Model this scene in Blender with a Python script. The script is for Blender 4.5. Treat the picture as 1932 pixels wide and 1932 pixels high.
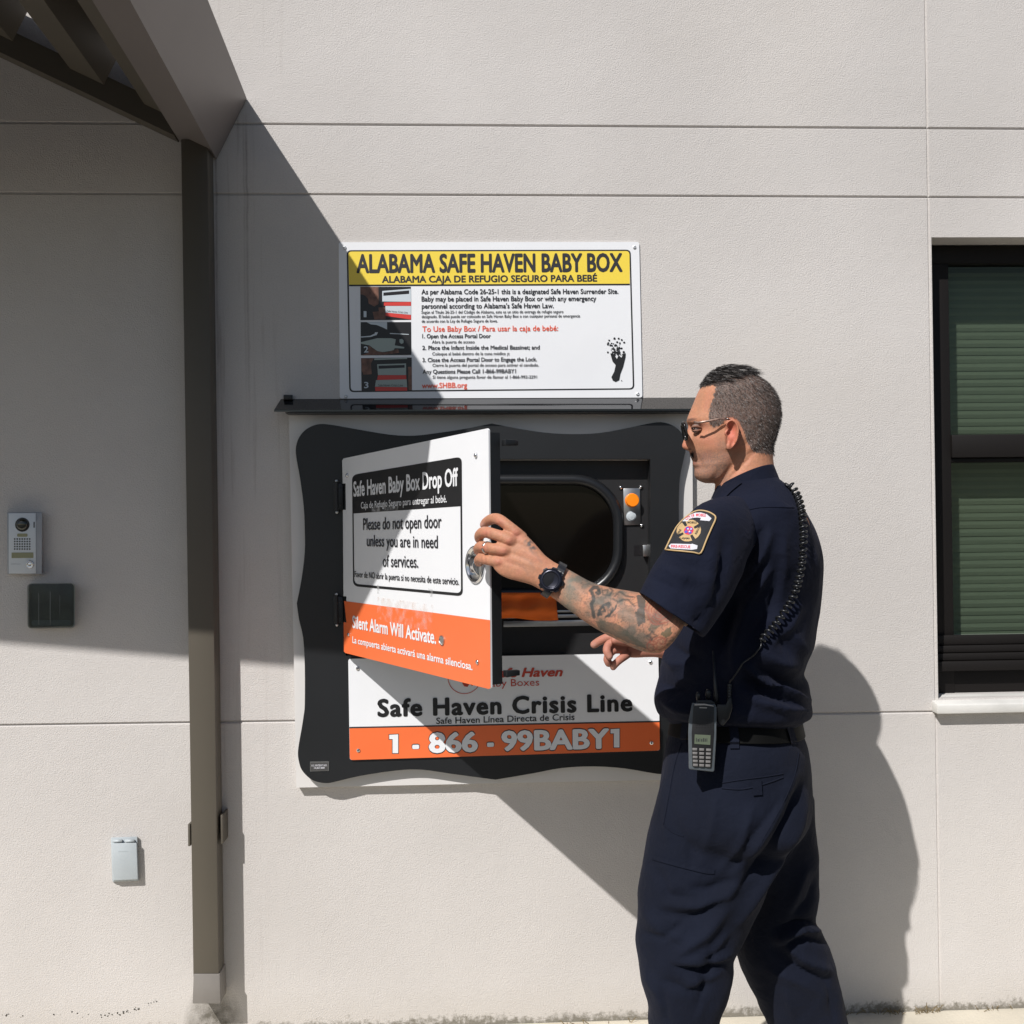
import bpy, bmesh, math, random
import numpy as np
from mathutils import Vector, noise as mnoise
from mathutils.bvhtree import BVHTree
from mathutils.geometry import delaunay_2d_cdt

for o in list(bpy.data.objects):
    bpy.data.objects.remove(o)
random.seed(5)
SC = bpy.context.scene
COL = SC.collection
R = math.radians

# ------------------------------------------------------------------ camera
FPX, CX, CY = 1990.0, 966.0, 966.0          # measured on a 1932 px wide view of the photograph
CAM = np.array([0.0, -3.0, 1.43])
psi, pit, rho = R(2.2), R(0.4), R(0.7)
FWD = np.array([math.sin(psi)*math.cos(pit), math.cos(psi)*math.cos(pit), math.sin(pit)])
_r = np.array([math.cos(psi), -math.sin(psi), 0.0]); _u = np.cross(_r, FWD)
RGT = math.cos(rho)*_r - math.sin(rho)*_u
UPV = math.cos(rho)*_u + math.sin(rho)*_r
cd = bpy.data.cameras.new('camera'); cam = bpy.data.objects.new('camera', cd); COL.objects.link(cam)
cd.sensor_width = 36.0; cd.lens = 36.0*FPX/1932.0; cd.clip_start = 0.05; cd.clip_end = 500.0
from mathutils import Matrix
cam.matrix_world = Matrix(((RGT[0], UPV[0], -FWD[0], CAM[0]), (RGT[1], UPV[1], -FWD[1], CAM[1]),
                           (RGT[2], UPV[2], -FWD[2], CAM[2]), (0, 0, 0, 1)))
SC.camera = cam

# ------------------------------------------------------------------ light
SUN = Vector((0.70, 1.0, -1.18)).normalized()      # the way the sunlight travels
ELEV = math.asin(-SUN.z); AZ = math.atan2(-SUN.x, -SUN.y)
sd = bpy.data.lights.new('sun', 'SUN'); sd.energy = 4.7; sd.angle = R(0.53); sd.color = (1.0, 0.97, 0.94)
sun = bpy.data.objects.new('sun', sd); COL.objects.link(sun)
sun.rotation_euler = SUN.to_track_quat('-Z', 'Y').to_euler(); sun.location = (-4, -6, 8)
w = bpy.data.worlds.new('World'); SC.world = w; w.use_nodes = True
nt = w.node_tree; nt.nodes.clear()
sky = nt.nodes.new('ShaderNodeTexSky'); sky.sky_type = 'NISHITA'; sky.sun_disc = False
sky.sun_elevation = ELEV; sky.sun_rotation = AZ % (2*math.pi)
bg = nt.nodes.new('ShaderNodeBackground'); bg.inputs[1].default_value = 0.060
wo = nt.nodes.new('ShaderNodeOutputWorld')
nt.links.new(sky.outputs[0], bg.inputs[0]); nt.links.new(bg.outputs[0], wo.inputs[0])
SC.view_settings.view_transform = 'Standard'; SC.view_settings.look = 'None'
SC.view_settings.exposure = 0.0; SC.view_settings.gamma = 1.0; SC.view_settings.use_curve_mapping = False

# ------------------------------------------------------------------ helpers
def P(u, v, d=0.0):
    """point seen at pixel (u, v) that stands d metres in front of the wall"""
    ray = FWD*FPX + RGT*(u-CX) - UPV*(v-CY)
    t = (-d-CAM[1])/ray[1]
    return Vector(CAM + t*ray)

def ray_dir(u, v):
    return Vector(FWD*FPX + RGT*(u-CX) - UPV*(v-CY)).normalized()

def PX(co):
    q = np.asarray(co)-CAM; z = q@FWD
    return CX+FPX*(q@RGT)/z, CY-FPX*(q@UPV)/z, z

def S(r, g, b):
    f = lambda c: (c/255/12.92) if c/255 <= 0.04045 else ((c/255+0.055)/1.055)**2.4
    return (f(r), f(g), f(b), 1.0)

def empty(name, loc=(0, 0, 0)):
    o = bpy.data.objects.new(name, None); o.empty_display_size = 0.1; o.location = loc; COL.objects.link(o); return o

def tag(o, label=None, cat=None, group=None, kind=None):
    if label: o['label'] = label
    if cat: o['category'] = cat
    if group: o['group'] = group
    if kind: o['kind'] = kind
    return o

def place(o, parent):
    if parent is not None:
        o.parent = parent
        o.matrix_parent_inverse = Matrix.Translation(-Vector(parent.location))     # every object keeps world coordinates

class MB:
    def __init__(s): s.v = []; s.f = []; s.m = []
    def add(s, vs, fs, mi=0):
        b = len(s.v); s.v += [tuple(p) for p in vs]
        for f in fs: s.f.append(tuple(i+b for i in f)); s.m.append(mi)
    def box(s, lo, hi, mi=0):
        x0, y0, z0 = lo; x1, y1, z1 = hi
        s.add([(x0,y0,z0),(x1,y0,z0),(x1,y1,z0),(x0,y1,z0),(x0,y0,z1),(x1,y0,z1),(x1,y1,z1),(x0,y1,z1)],
              [(0,3,2,1),(4,5,6,7),(0,1,5,4),(1,2,6,5),(2,3,7,6),(3,0,4,7)], mi)
    def extrude(s, front, back, mi=0):
        """closed prism between two matching loops of points"""
        n = len(front)
        s.add(list(front)+list(back), [tuple(range(n)), tuple(range(2*n-1, n-1, -1))] +
              [(i, i+n, (i+1) % n+n, (i+1) % n) for i in range(n)], mi)
    def prism(s, poly, d0, d1, fn=None, mi=0):
        fn = fn or P
        s.extrude([fn(u, v, d1) for u, v in poly], [fn(u, v, d0) for u, v in poly], mi)
    def sheet(s, pts, mi=0): s.add(pts, [tuple(range(len(pts)))], mi)
    def rings(s, rs, closed=True, cap=True, mi=0):
        n = len(rs[0]); vs = [p for r in rs for p in r]; fs = []
        for i in range(len(rs)-1):
            for j in range(n if closed else n-1):
                k = (j+1) % n
                fs.append((i*n+j, i*n+k, (i+1)*n+k, (i+1)*n+j))
        if cap and closed:
            fs.append(tuple(range(n-1, -1, -1))); fs.append(tuple(range((len(rs)-1)*n, len(rs)*n)))
        s.add(vs, fs, mi)
    def tube(s, pts, r, n=8, mi=0, cap=True):
        pts = [Vector(p) for p in pts]; rr = r if isinstance(r, (list, tuple)) else [r]*len(pts)
        rs = []; side = None
        for i, p in enumerate(pts):
            t = (pts[min(i+1, len(pts)-1)]-pts[max(i-1, 0)]).normalized()
            if side is None:
                side = t.cross(Vector((0, 0, 1)))
                if side.length < 1e-3: side = t.cross(Vector((0, 1, 0)))
            side = (side-t*side.dot(t)).normalized(); up = t.cross(side)
            rs.append([p+side*rr[i]*math.cos(a)+up*rr[i]*math.sin(a) for a in [2*math.pi*k/n for k in range(n)]])
        s.rings(rs, True, cap, mi)
    def lathe(s, c, ax, prof, n=24, mi=0, ex=None, sx=1.0, sy=1.0):
        """prof: list of (radius, height along ax)"""
        c = Vector(c); ax = Vector(ax).normalized()
        e1 = Vector(ex).normalized() if ex else (ax.cross(Vector((0, 0, 1))) if abs(ax.z) < .9 else ax.cross(Vector((1, 0, 0)))).normalized()
        e2 = ax.cross(e1)
        rs = [[c+ax*h+e1*(r*sx*math.cos(2*math.pi*k/n))+e2*(r*sy*math.sin(2*math.pi*k/n)) for k in range(n)] for r, h in prof]
        s.rings(rs, True, True, mi)
    def ball(s, c, r, n=12, m=8, mi=0, sc=(1, 1, 1)):
        rs = []
        for i in range(1, m):
            a = math.pi*i/m
            rs.append([(c[0]+sc[0]*r*math.sin(a)*math.cos(2*math.pi*k/n), c[1]+sc[1]*r*math.sin(a)*math.sin(2*math.pi*k/n), c[2]+sc[2]*r*math.cos(a)) for k in range(n)])
        s.rings(rs, True, True, mi)
    def build(s, name, mats, parent=None, smooth=False, bevel=0.0, seg=2, angle=35, recalc=True):
        me = bpy.data.meshes.new(name)
        me.from_pydata(s.v, [], s.f)
        if not isinstance(mats, (list, tuple)): mats = [mats]
        for m in mats: me.materials.append(m)
        me.polygons.foreach_set('material_index', s.m)
        if recalc or bevel:
            bm = bmesh.new(); bm.from_mesh(me)
            if recalc: bmesh.ops.recalc_face_normals(bm, faces=bm.faces)
            if bevel:
                es = [e for e in bm.edges if len(e.link_faces) == 2 and e.calc_face_angle(0) > R(angle)]
                bmesh.ops.bevel(bm, geom=es, offset=bevel, segments=seg, affect='EDGES', profile=0.5, clamp_overlap=True)
            bm.to_mesh(me); bm.free()
        if smooth or bevel:
            me.polygons.foreach_set('use_smooth', [True]*len(me.polygons))
            if not smooth or bevel:
                try: me.set_sharp_from_angle(angle=R(40))
                except Exception: pass
        me.update()
        o = bpy.data.objects.new(name, me); COL.objects.link(o); place(o, parent)
        return o

def rrect(u0, v0, u1, v1, r, n=5):
    pts = []
    for cx, cy, a0 in ((u1-r, v0+r, -90), (u1-r, v1-r, 0), (u0+r, v1-r, 90), (u0+r, v0+r, 180)):
        for k in range(n+1):
            a = R(a0+90*k/n); pts.append((cx+r*math.cos(a), cy+r*math.sin(a)))
    return pts

def quad_round(c, r, n=4):
    """rounded corners for a 4 point pixel loop"""
    out = []
    for i in range(4):
        p = Vector(c[i]); a = Vector(c[i-1]); b = Vector(c[(i+1) % 4])
        pa = p+(a-p).normalized()*r; pb = p+(b-p).normalized()*r
        for k in range(n+1):
            t = k/n; q = pa*(1-t)**2+p*2*t*(1-t)+pb*t*t; out.append((q.x, q.y))
    return out

def spline(pts, n):
    """Catmull-Rom through rows of numbers, n samples per span"""
    a = np.array(pts, float); m = len(a); out = []
    for i in range(m-1):
        p0, p1, p2, p3 = a[max(i-1, 0)], a[i], a[i+1], a[min(i+2, m-1)]
        for k in range(n):
            t = k/n
            out.append(0.5*((2*p1)+(-p0+p2)*t+(2*p0-5*p1+4*p2-p3)*t*t+(-p0+3*p1-3*p2+p3)*t**3))
    out.append(a[-1]); return np.array(out)

_tc = {}
def glyphs(s, bold=0.0, shear=0.0, track=1.0):
    k = (s, bold, shear, track)
    if k in _tc: return _tc[k]
    c = bpy.data.curves.new('t', 'FONT'); c.body = s; c.offset = bold; c.shear = shear; c.space_character = track; c.resolution_u = 3
    o = bpy.data.objects.new('t', c); COL.objects.link(o)
    bpy.context.view_layer.update()
    me = bpy.data.meshes.new_from_object(o.evaluated_get(bpy.context.evaluated_depsgraph_get()))
    vs = np.array([v.co[:2] for v in me.vertices]); fs = [tuple(p.vertices) for p in me.polygons]
    bpy.data.objects.remove(o); bpy.data.curves.remove(c); bpy.data.meshes.remove(me)
    _tc[k] = (vs, fs); return _tc[k]

def write(mb, s, L, Rr, cap, fn, bold=0.0, shear=0.0, track=1.0, mi=0):
    """lay the words s between two baseline pixels on the surface fn, cap = letter height in pixels at the left end"""
    vs, fs = glyphs(s, 0.0, shear, track)
    x0, x1 = vs[:, 0].min(), vs[:, 0].max()
    a = fn(*L); b = fn(*Rr); up = Vector((0, 0, (fn(L[0], L[1]-cap)-a).z))
    nr = (b-a).cross(up).normalized(); sc = (b-a)/(x1-x0+2*bold)
    shifts = [(0, 0)] if bold < .009 else [(-1, 0), (1, 0), (0, 1), (0, -1), (-.7, .7), (.7, .7), (-.7, -.7), (.7, -.7)]     # heavier strokes from shifted copies
    for i, (dx, dy) in enumerate(shifts):
        o = a+nr*(2.5e-5*i)
        mb.add([o+sc*(x-x0+bold+dx*bold)+up*((y+dy*bold*.8)/0.69) for x, y in vs], fs, mi)

def say(par, m, fn, items, name='text_line'):
    for it in items:
        t = MB(); write(t, it[0], it[1], it[2], it[3], fn, *it[4:]); t.build(name, m, par, recalc=False)

# ------------------------------------------------------------------ materials
def mat(name, col, rough=0.6, metal=0.0, spec=0.5, var=0.0, vscale=6.0, bump=0.0, bscale=200.0, bdist=0.002, **kw):
    m = bpy.data.materials.new(name); m.use_nodes = True; t = m.node_tree; b = t.nodes['Principled BSDF']
    b.inputs['Base Color'].default_value = (*col[:3], 1); b.inputs['Roughness'].default_value = rough
    b.inputs['Metallic'].default_value = metal; b.inputs['Specular IOR Level'].default_value = spec
    for k, v in kw.items(): b.inputs[k].default_value = v
    tc = t.nodes.new('ShaderNodeTexCoord')
    if var:
        n = t.nodes.new('ShaderNodeTexNoise'); n.inputs['Scale'].default_value = vscale; n.inputs['Detail'].default_value = 6
        r = t.nodes.new('ShaderNodeMapRange'); r.inputs[1].default_value = .3; r.inputs[2].default_value = .7
        r.inputs[3].default_value = 1-var; r.inputs[4].default_value = 1+var
        mx = t.nodes.new('ShaderNodeMix'); mx.data_type = 'RGBA'; mx.blend_type = 'MULTIPLY'; mx.inputs[0].default_value = 1
        mx.inputs[6].default_value = (*col[:3], 1)
        t.links.new(tc.outputs['Object'], n.inputs[0]); t.links.new(n.outputs[0], r.inputs[0])
        t.links.new(r.outputs[0], mx.inputs[7]); t.links.new(mx.outputs[2], b.inputs['Base Color'])
    if bump:
        n2 = t.nodes.new('ShaderNodeTexNoise'); n2.inputs['Scale'].default_value = bscale; n2.inputs['Detail'].default_value = 3
        bp = t.nodes.new('ShaderNodeBump'); bp.inputs['Strength'].default_value = bump; bp.inputs['Distance'].default_value = bdist
        t.links.new(tc.outputs['Object'], n2.inputs[0]); t.links.new(n2.outputs[0], bp.inputs['Height'])
        t.links.new(bp.outputs[0], b.inputs['Normal'])
    return m

def attr_mat(name, rough=0.5, sss=0.0, bump=0.0, bscale=300., bdist=.001, spec=.4):
    m = mat(name, (.5, .5, .5), rough, spec=spec, bump=bump, bscale=bscale, bdist=bdist)
    t = m.node_tree; b = t.nodes['Principled BSDF']
    a = t.nodes.new('ShaderNodeAttribute'); a.attribute_name = 'pigment'
    t.links.new(a.outputs['Color'], b.inputs['Base Color'])
    if sss:
        b.inputs['Subsurface Weight'].default_value = sss; b.inputs['Subsurface Radius'].default_value = (.006, .0022, .0012)
        b.inputs['Subsurface Scale'].default_value = 1.0
    return m

def stucco():
    m = mat('stucco', (.60, .565, .53), .9, spec=.2); t = m.node_tree; b = t.nodes['Principled BSDF']; N = t.nodes; Lk = t.links
    tc = N.new('ShaderNodeTexCoord'); sep = N.new('ShaderNodeSeparateXYZ'); Lk.new(tc.outputs['Object'], sep.inputs[0])
    def nz(scale, det=4, rough=.5, sx=(1, 1, 1), dist=0.0):
        mp = N.new('ShaderNodeMapping'); mp.inputs['Scale'].default_value = sx
        n = N.new('ShaderNodeTexNoise'); n.inputs['Scale'].default_value = scale; n.inputs['Detail'].default_value = det
        n.inputs['Roughness'].default_value = rough; n.inputs['Distortion'].default_value = dist
        Lk.new(tc.outputs['Object'], mp.inputs[0]); Lk.new(mp.outputs[0], n.inputs[0]); return n.outputs[0]
    def rng(x, a, bb, c, d):
        r = N.new('ShaderNodeMapRange'); r.inputs[1].default_value = a; r.inputs[2].default_value = bb
        r.inputs[3].default_value = c; r.inputs[4].default_value = d; Lk.new(x, r.inputs[0]); return r.outputs[0]
    def mth(op, x, y):
        r = N.new('ShaderNodeMath'); r.operation = op
        for i, q in enumerate((x, y)):
            if isinstance(q, (int, float)): r.inputs[i].default_value = q
            else: Lk.new(q, r.inputs[i])
        return r.outputs[0]
    def mix(f, a, bb, mode='MIX'):
        r = N.new('ShaderNodeMix'); r.data_type = 'RGBA'; r.blend_type = mode
        if isinstance(f, (int, float)): r.inputs[0].default_value = f
        else: Lk.new(f, r.inputs[0])
        for i, q in ((6, a), (7, bb)):
            if isinstance(q, tuple): r.inputs[i].default_value = (*q[:3], 1)
            else: Lk.new(q, r.inputs[i])
        return r.outputs[2]
    c = mix(rng(nz(1.3, 5), .35, .65, 0, 1), (.575, .546, .522), (.648, .617, .592))
    c = mix(rng(nz(.7, 3), .5, .75, 0, .5), c, (.62, .575, .52))                       # warm patches
    c = mix(rng(nz(260, 2), .3, .7, .0, .20), c, (.40, .37, .34))                      # grain
    # rain runs under the eave: narrow streaks
    st = mth('MULTIPLY', rng(nz(5, 4, .6, (9, 1, .35)), .56, .72, 0, .55), rng(sep.outputs[0], -.72, -.45, 1, 0))
    st = mth('MULTIPLY', st, rng(sep.outputs[0], -.80, -.70, 0, 1)); st = mth('MULTIPLY', st, rng(sep.outputs[2], .6, 1.6, .25, 1))
    c = mix(st, c, (.24, .19, .16))
    for xs_, ws_, am_ in ((P(409, 500).x, .0045, .55), (P(467, 500).x, .005, .50), (P(461, 420).x, .004, .30)):
        wob = mth('MULTIPLY', mth('SUBTRACT', nz(7, 3, .6, (.2, 1, 1)), .5), .012)
        q = mth('ABSOLUTE', mth('ADD', mth('SUBTRACT', sep.outputs[0], xs_), wob), 0)
        q = mth('MULTIPLY', rng(q, 0, ws_, am_, 0), rng(sep.outputs[2], 1.55, 2.25, 0, 1)); q = mth('MULTIPLY', q, rng(sep.outputs[2], 2.50, 2.60, 1, 0))
        q = mth('MULTIPLY', q, rng(nz(14, 4, .7, (.3, 1, 1)), .3, .6, .3, 1)); c = mix(q, c, (.13, .095, .08))
    # damp dirt and moss along the foot of the wall
    hz = mth('ADD', sep.outputs[2], rng(nz(9, 6, .7), .3, .7, -.014, .014))
    hz = mth('ADD', hz, rng(nz(70, 4, .7), .3, .7, -.016, .016))
    c = mix(rng(hz, .004, .026, .9, 0), c, (.085, .08, .06))
    c = mix(rng(hz, .0, .12, .30, 0), c, (.42, .38, .32))
    # splash dirt behind the outlet of the pipe
    dx = mth('MULTIPLY', mth('ADD', sep.outputs[0], .74), 1.0); dd = mth('ADD', mth('MULTIPLY', dx, dx), mth('MULTIPLY', mth('MULTIPLY', sep.outputs[2], sep.outputs[2]), .35))
    c = mix(mth('MULTIPLY', rng(dd, .0015, .008, .9, 0), rng(nz(25, 5, .7), .35, .6, .4, 1)), c, (.10, .09, .07))
    # row of small pits low on the left
    Lk.new(c, b.inputs['Base Color'])
    hgt = mth('ADD', mth('MULTIPLY', nz(250, 3, .6), 1.0), mth('MULTIPLY', nz(480, 2), .5))
    hgt = mth('ADD', hgt, mth('MULTIPLY', nz(28, 3), .5))
    bp = N.new('ShaderNodeBump'); bp.inputs['Strength'].default_value = .60; bp.inputs['Distance'].default_value = .0040
    Lk.new(hgt, bp.inputs['Height']); Lk.new(bp.outputs[0], b.inputs['Normal'])
    return m

M = dict(
    stucco=stucco(),
    concrete=mat('concrete', (.60, .55, .45), .85, var=.12, vscale=4, bump=.5, bscale=120, bdist=.003),
    bronze=mat('brown_metal', (.095, .083, .065), .5, var=.06, vscale=3, spec=.4),
    trim=mat('trim_metal', (.17, .15, .145), .42, var=.06, vscale=3),
    darkmetal=mat('dark_metal', (.022, .019, .016), .5),
    galv=mat('galvanised', (.21, .195, .18), .5, metal=.1, var=.08, vscale=14),
    white=mat('white_panel', (.80, .81, .83), .35, var=.02, vscale=5),
    whiteboard=mat('white_board', (.66, .64, .62), .45, var=.04, vscale=4),
    yellow=mat('yellow_print', (.86, .65, .075), .35), black=mat('black_print', (.014, .014, .015), .4),
    ink=mat('dark_ink', (.025, .025, .030), .45), red=mat('red_print', (.80, .115, .055), .4),
    orange=mat('orange_print', (.86, .17, .05), .38, var=.03, vscale=8), logo=mat('logo_red', (.52, .055, .03), .4),
    hdpe=mat('black_plastic', (.010, .011, .0125), .42, bump=.25, bscale=420, bdist=.0006, var=.15, vscale=5),
    hdpe2=mat('grey_black_plastic', (.015, .015, .016), .45, bump=.25, bscale=420, bdist=.0006),
    gloss=mat('gloss_black', (.006, .006, .007), .06, spec=.7), inglass=mat('inner_dark_glass', (.004, .0032, .0026), .08, spec=.22),
    rubber=mat('rubber', (.012, .013, .015), .33), chrome=mat('chrome', (.75, .75, .76), .12, metal=1.0),
    steel=mat('steel', (.55, .55, .54), .32, metal=1.0, var=.08, vscale=40), zinc=mat('zinc', (.62, .63, .64), .4, metal=.7),
    bezel=mat('window_frame', (.010, .0085, .008), .55, spec=.2), sill=mat('stone_sill', (.60, .59, .56), .7, var=.12, vscale=9, bump=.3, bscale=90),
    slat=mat('blind_slat', (.62, .66, .58), .5), grey=mat('grey_housing', (.34, .36, .39), .42, var=.05, vscale=20),
    silver=mat('silver_face', (.62, .66, .69), .4, metal=.1), glassblack=mat('dark_lens', (.02, .022, .012), .08, spec=.8),
    amber=mat('amber_window', (.27, .27, .16), .3), ltgrey=mat('light_grey', (.42, .46, .48), .45, var=.05, vscale=15),
    orangebtn=mat('orange_button', (1.0, .27, .012), .25), whitebtn=mat('white_button', (.50, .55, .58), .25),
    cloth=mat('orange_cloth', (.90, .165, .012), .7, bump=.3, bscale=60, bdist=.002),
    brick=mat('brick_print', (.16, .075, .05), .4, var=.5, vscale=60), pdark=mat('print_dark', (.012, .011, .012), .35),
    pteal=mat('print_pale', (.34, .40, .37), .35), pred=mat('print_red', (.62, .05, .04), .35), plight=mat('print_light', (.56, .62, .66), .35),
    belt=mat('belt_leather', (.0035, .0035, .0032), .65, spec=.12, bump=.3, bscale=150, bdist=.001),
    radiogrey=mat('radio_grey', (.095, .11, .122), .42, var=.1, vscale=60), lcd=mat('lcd_panel', (.125, .15, .105), .25), key=mat('key_grey', (.20, .19, .185), .45),
    gold=mat('gold_thread', (.50, .34, .16), .6), wht=mat('white_thread', (.60, .60, .64), .7), rth=mat('red_thread', (.62, .03, .06), .6),
    bth=mat('blue_thread', (.08, .08, .42), .6), bkth=mat('black_thread', (.012, .013, .016), .7),
    wstrap=mat('watch_resin', (.012, .013, .017), .35), wcase=mat('watch_case', (.016, .017, .028), .25, metal=.5),
    tort=mat('glasses_frame', (.010, .009, .009), .15), temple=mat('glasses_temple', (.30, .20, .16), .3, metal=.3, var=.6, vscale=120),
    boot=mat('boot_leather', (.012, .011, .010), .35),
)

def glass(name, tint, refl=0.08, rough=.01):
    m = bpy.data.materials.new(name); m.use_nodes = True; t = m.node_tree; t.nodes.clear()
    o = t.nodes.new('ShaderNodeOutputMaterial'); tr = t.nodes.new('ShaderNodeBsdfTransparent'); tr.inputs[0].default_value = (*tint, 1)
    gl = t.nodes.new('ShaderNodeBsdfGlossy'); gl.inputs['Roughness'].default_value = rough
    fr = t.nodes.new('ShaderNodeFresnel'); fr.inputs[0].default_value = 1.45
    mu = t.nodes.new('ShaderNodeMath'); mu.operation = 'MULTIPLY'; mu.inputs[1].default_value = refl/.034
    mx = t.nodes.new('ShaderNodeMixShader')
    t.links.new(fr.outputs[0], mu.inputs[0]); t.links.new(mu.outputs[0], mx.inputs[0])
    t.links.new(tr.outputs[0], mx.inputs[1]); t.links.new(gl.outputs[0], mx.inputs[2]); t.links.new(mx.outputs[0], o.inputs[0])
    return m
M['pane'] = glass('tinted_pane', (.66, .70, .65), .020)
M['lens'] = glass('spectacle_lens', (.86, .92, .90), .05)
M['clear'] = glass('scratched_cover', (.62, .66, .64), .04, .35)

def cloth_mat(name, col):
    m = mat(name, col, .9, spec=.16, var=.2, vscale=7); t = m.node_tree; b = t.nodes['Principled BSDF']; N = t.nodes; Lk = t.links
    b.inputs['Sheen Weight'].default_value = .03; b.inputs['Sheen Roughness'].default_value = .5
    b.inputs['Sheen Tint'].default_value = (.5, .5, .7, 1)
    tc = N.new('ShaderNodeTexCoord')
    n1 = N.new('ShaderNodeTexNoise'); n1.inputs['Scale'].default_value = 38; n1.inputs['Detail'].default_value = 5; n1.inputs['Distortion'].default_value = .8
    n2 = N.new('ShaderNodeTexNoise'); n2.inputs['Scale'].default_value = 600; n2.inputs['Detail'].default_value = 2
    a = N.new('ShaderNodeMath'); a.operation = 'MULTIPLY_ADD'; a.inputs[1].default_value = .12
    bp = N.new('ShaderNodeBump'); bp.inputs['Strength'].default_value = .5; bp.inputs['Distance'].default_value = .006
    Lk.new(tc.outputs['Object'], n1.inputs[0]); Lk.new(tc.outputs['Object'], n2.inputs[0])
    Lk.new(n2.outputs[0], a.inputs[0]); Lk.new(n1.outputs[0], a.inputs[2]); Lk.new(a.outputs[0], bp.inputs['Height'])
    Lk.new(bp.outputs[0], b.inputs['Normal']); return m
M['shirt'] = cloth_mat('navy_shirt', (.0062, .0082, .0188))
M['trouser'] = cloth_mat('navy_trousers', (.0066, .0088, .0180))

# ================================================================== SETTING
mb = MB(); mb.box((-40, -1.25, -.30), (40, -.001, 0.0))
tag(mb.build('pavement', M['concrete']), kind='structure')
mb = MB(); mb.box((-60, -90, -.40), (60, -1.252, -.11))
tag(mb.build('unseen_dark_ground', mat('dark_ground', (.055, .055, .055), .9, var=.2, vscale=3, bump=.5, bscale=150, bdist=.004)), kind='structure')  # dark ground out of view, added to cut the light bounced onto the wall

# ---- the building: stucco wall with score joints and a window opening
bld = empty('stucco_building', (0, 0.1, 0))
tag(bld, 'pale stucco building wall with thin score joints and one dark framed window', 'building')
WX0, WX1 = P(1758, 700).x, 2.35
WX0 = P(1764, 900).x
WZ1 = (P(1764, 443).z+P(1932, 452).z)/2
WZ0 = P(1774, 1318).z
zj = [((470, 234), (1740, 242)), ((410, 366), (1740, 372)), ((400, 1363), (1770, 1343))]
rows = []     # (z0, slope, depth)
for a, b in zj:
    pa, pb = P(*a), P(*b); sl = (pb.z-pa.z)/(pb.x-pa.x); z0 = pa.z-sl*pa.x
    rows += [(z0-.0045, sl, 0), (z0-.0005, sl, 1), (z0+.0005, sl, 1), (z0+.0045, sl, 0)]
rows += [(-.05, 0, 0), (WZ0, 0, 0), (WZ1, 0, 0), (5.2, 0, 0)]
rows.sort()
vj = [(P(1740, 0).x+P(1772, 1800).x)/2]
cols = []
xr = P(1755, 600).x; xl = P(468, 500).x
for xj, dp in ((xr, .8),):
    cols += [(xj-.004, 0), (xj-.0005, dp), (xj+.0005, dp), (xj+.004, 0)]
cols += [(-6, 0), (WX0, 0), (WX1, 0), (6, 0)]
cols.sort()
mb = MB(); vs = []
for z, sl, dz in rows:
    for x, dx in cols:
        vs.append((x, .006*max(dz, dx), z+sl*x))
fs = []; nc = len(cols)
for i in range(len(rows)-1):
    for j in range(nc-1):
        zc = (rows[i][0]+rows[i+1][0])/2; xc = (cols[j][0]+cols[j+1][0])/2
        if WX0 < xc < WX1 and WZ0 < zc < WZ1: continue
        fs.append((i*nc+j, i*nc+j+1, (i+1)*nc+j+1, (i+1)*nc+j))
mb.add(vs, fs)
RV = .14      # reveal depth
for a, b in (((WX0, WZ0), (WX0, WZ1)), ((WX0, WZ1), (WX1, WZ1)), ((WX1, WZ1), (WX1, WZ0)), ((WX1, WZ0), (WX0, WZ0))):
    mb.sheet([(a[0], 0, a[1]), (b[0], 0, b[1]), (b[0], RV, b[1]), (a[0], RV, a[1])])
mb.box((-6, .42, -.05), (6, .50, 5.2)); mb.box((-6, -.02+.04, 5.2), (6, .50, 5.3))
mb.build('wall', M['stucco'], bld)

# ---- window
win = empty('window', (WX0, .1, WZ0)); place(win, bld)
fd = -.085    # frame front face lies this far behind the wall face
zt = WZ1
def zz(v, d=fd): return P(1850, v, d).z
zA, zB, zC, zD = zz(497), zz(820), zz(863), zz(1196)
xg = P(1796, 900, fd).x
mb = MB()
mb.box((WX0+.001, .085, zA), (WX1, .135, WZ1-.002)); mb.box((WX0+.001, .087, WZ0), (xg, .135, zA))
mb.box((xg, .089, WZ0+.002), (WX1, .135, zD-.012))
mb.build('frame', M['bezel'], win, bevel=.002)
mb = MB(); mb.box((xg, .080, zC), (WX1, .128, zB)); mb.box((xg, .094, zC-.014), (WX1, .13, zC-.001))
mb.build('meeting_rail', M['bezel'], win, bevel=.002)
mb = MB()
zs = zD
for k, (h, y) in enumerate(((.030, .078), (.022, .070), (.022, .062), (.030, .050))):
    mb.box((WX0+.03-.006*k, y, zs-h), (WX1, .088, zs-.002)); zs -= h
mb.build('bottom_track', M['bezel'], win, bevel=.0015)
for z0, z1 in ((zB, zA), (zD-.002, zC-.014)):
    mb = MB(); mb.box((xg, .108, z0), (WX1, .112, z1)); mb.build('pane', M['pane'], win)
mb = MB()
sx0 = P(1767, 1330, .03).x; z_f = P(1850, 1326, .035).z; z_b = P(1850, 1346, .035).z
mb.extrude([(sx0, -.035, z_b), (sx0, -.035, z_f-.003), (sx0, .05, z_f+.012), (sx0, .05, z_b)],
           [(WX1+.03, -.035, z_b), (WX1+.03, -.035, z_f-.003), (WX1+.03, .05, z_f+.012), (WX1+.03, .05, z_b)])
mb.build('sill', M['sill'], win, bevel=.004)

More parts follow.
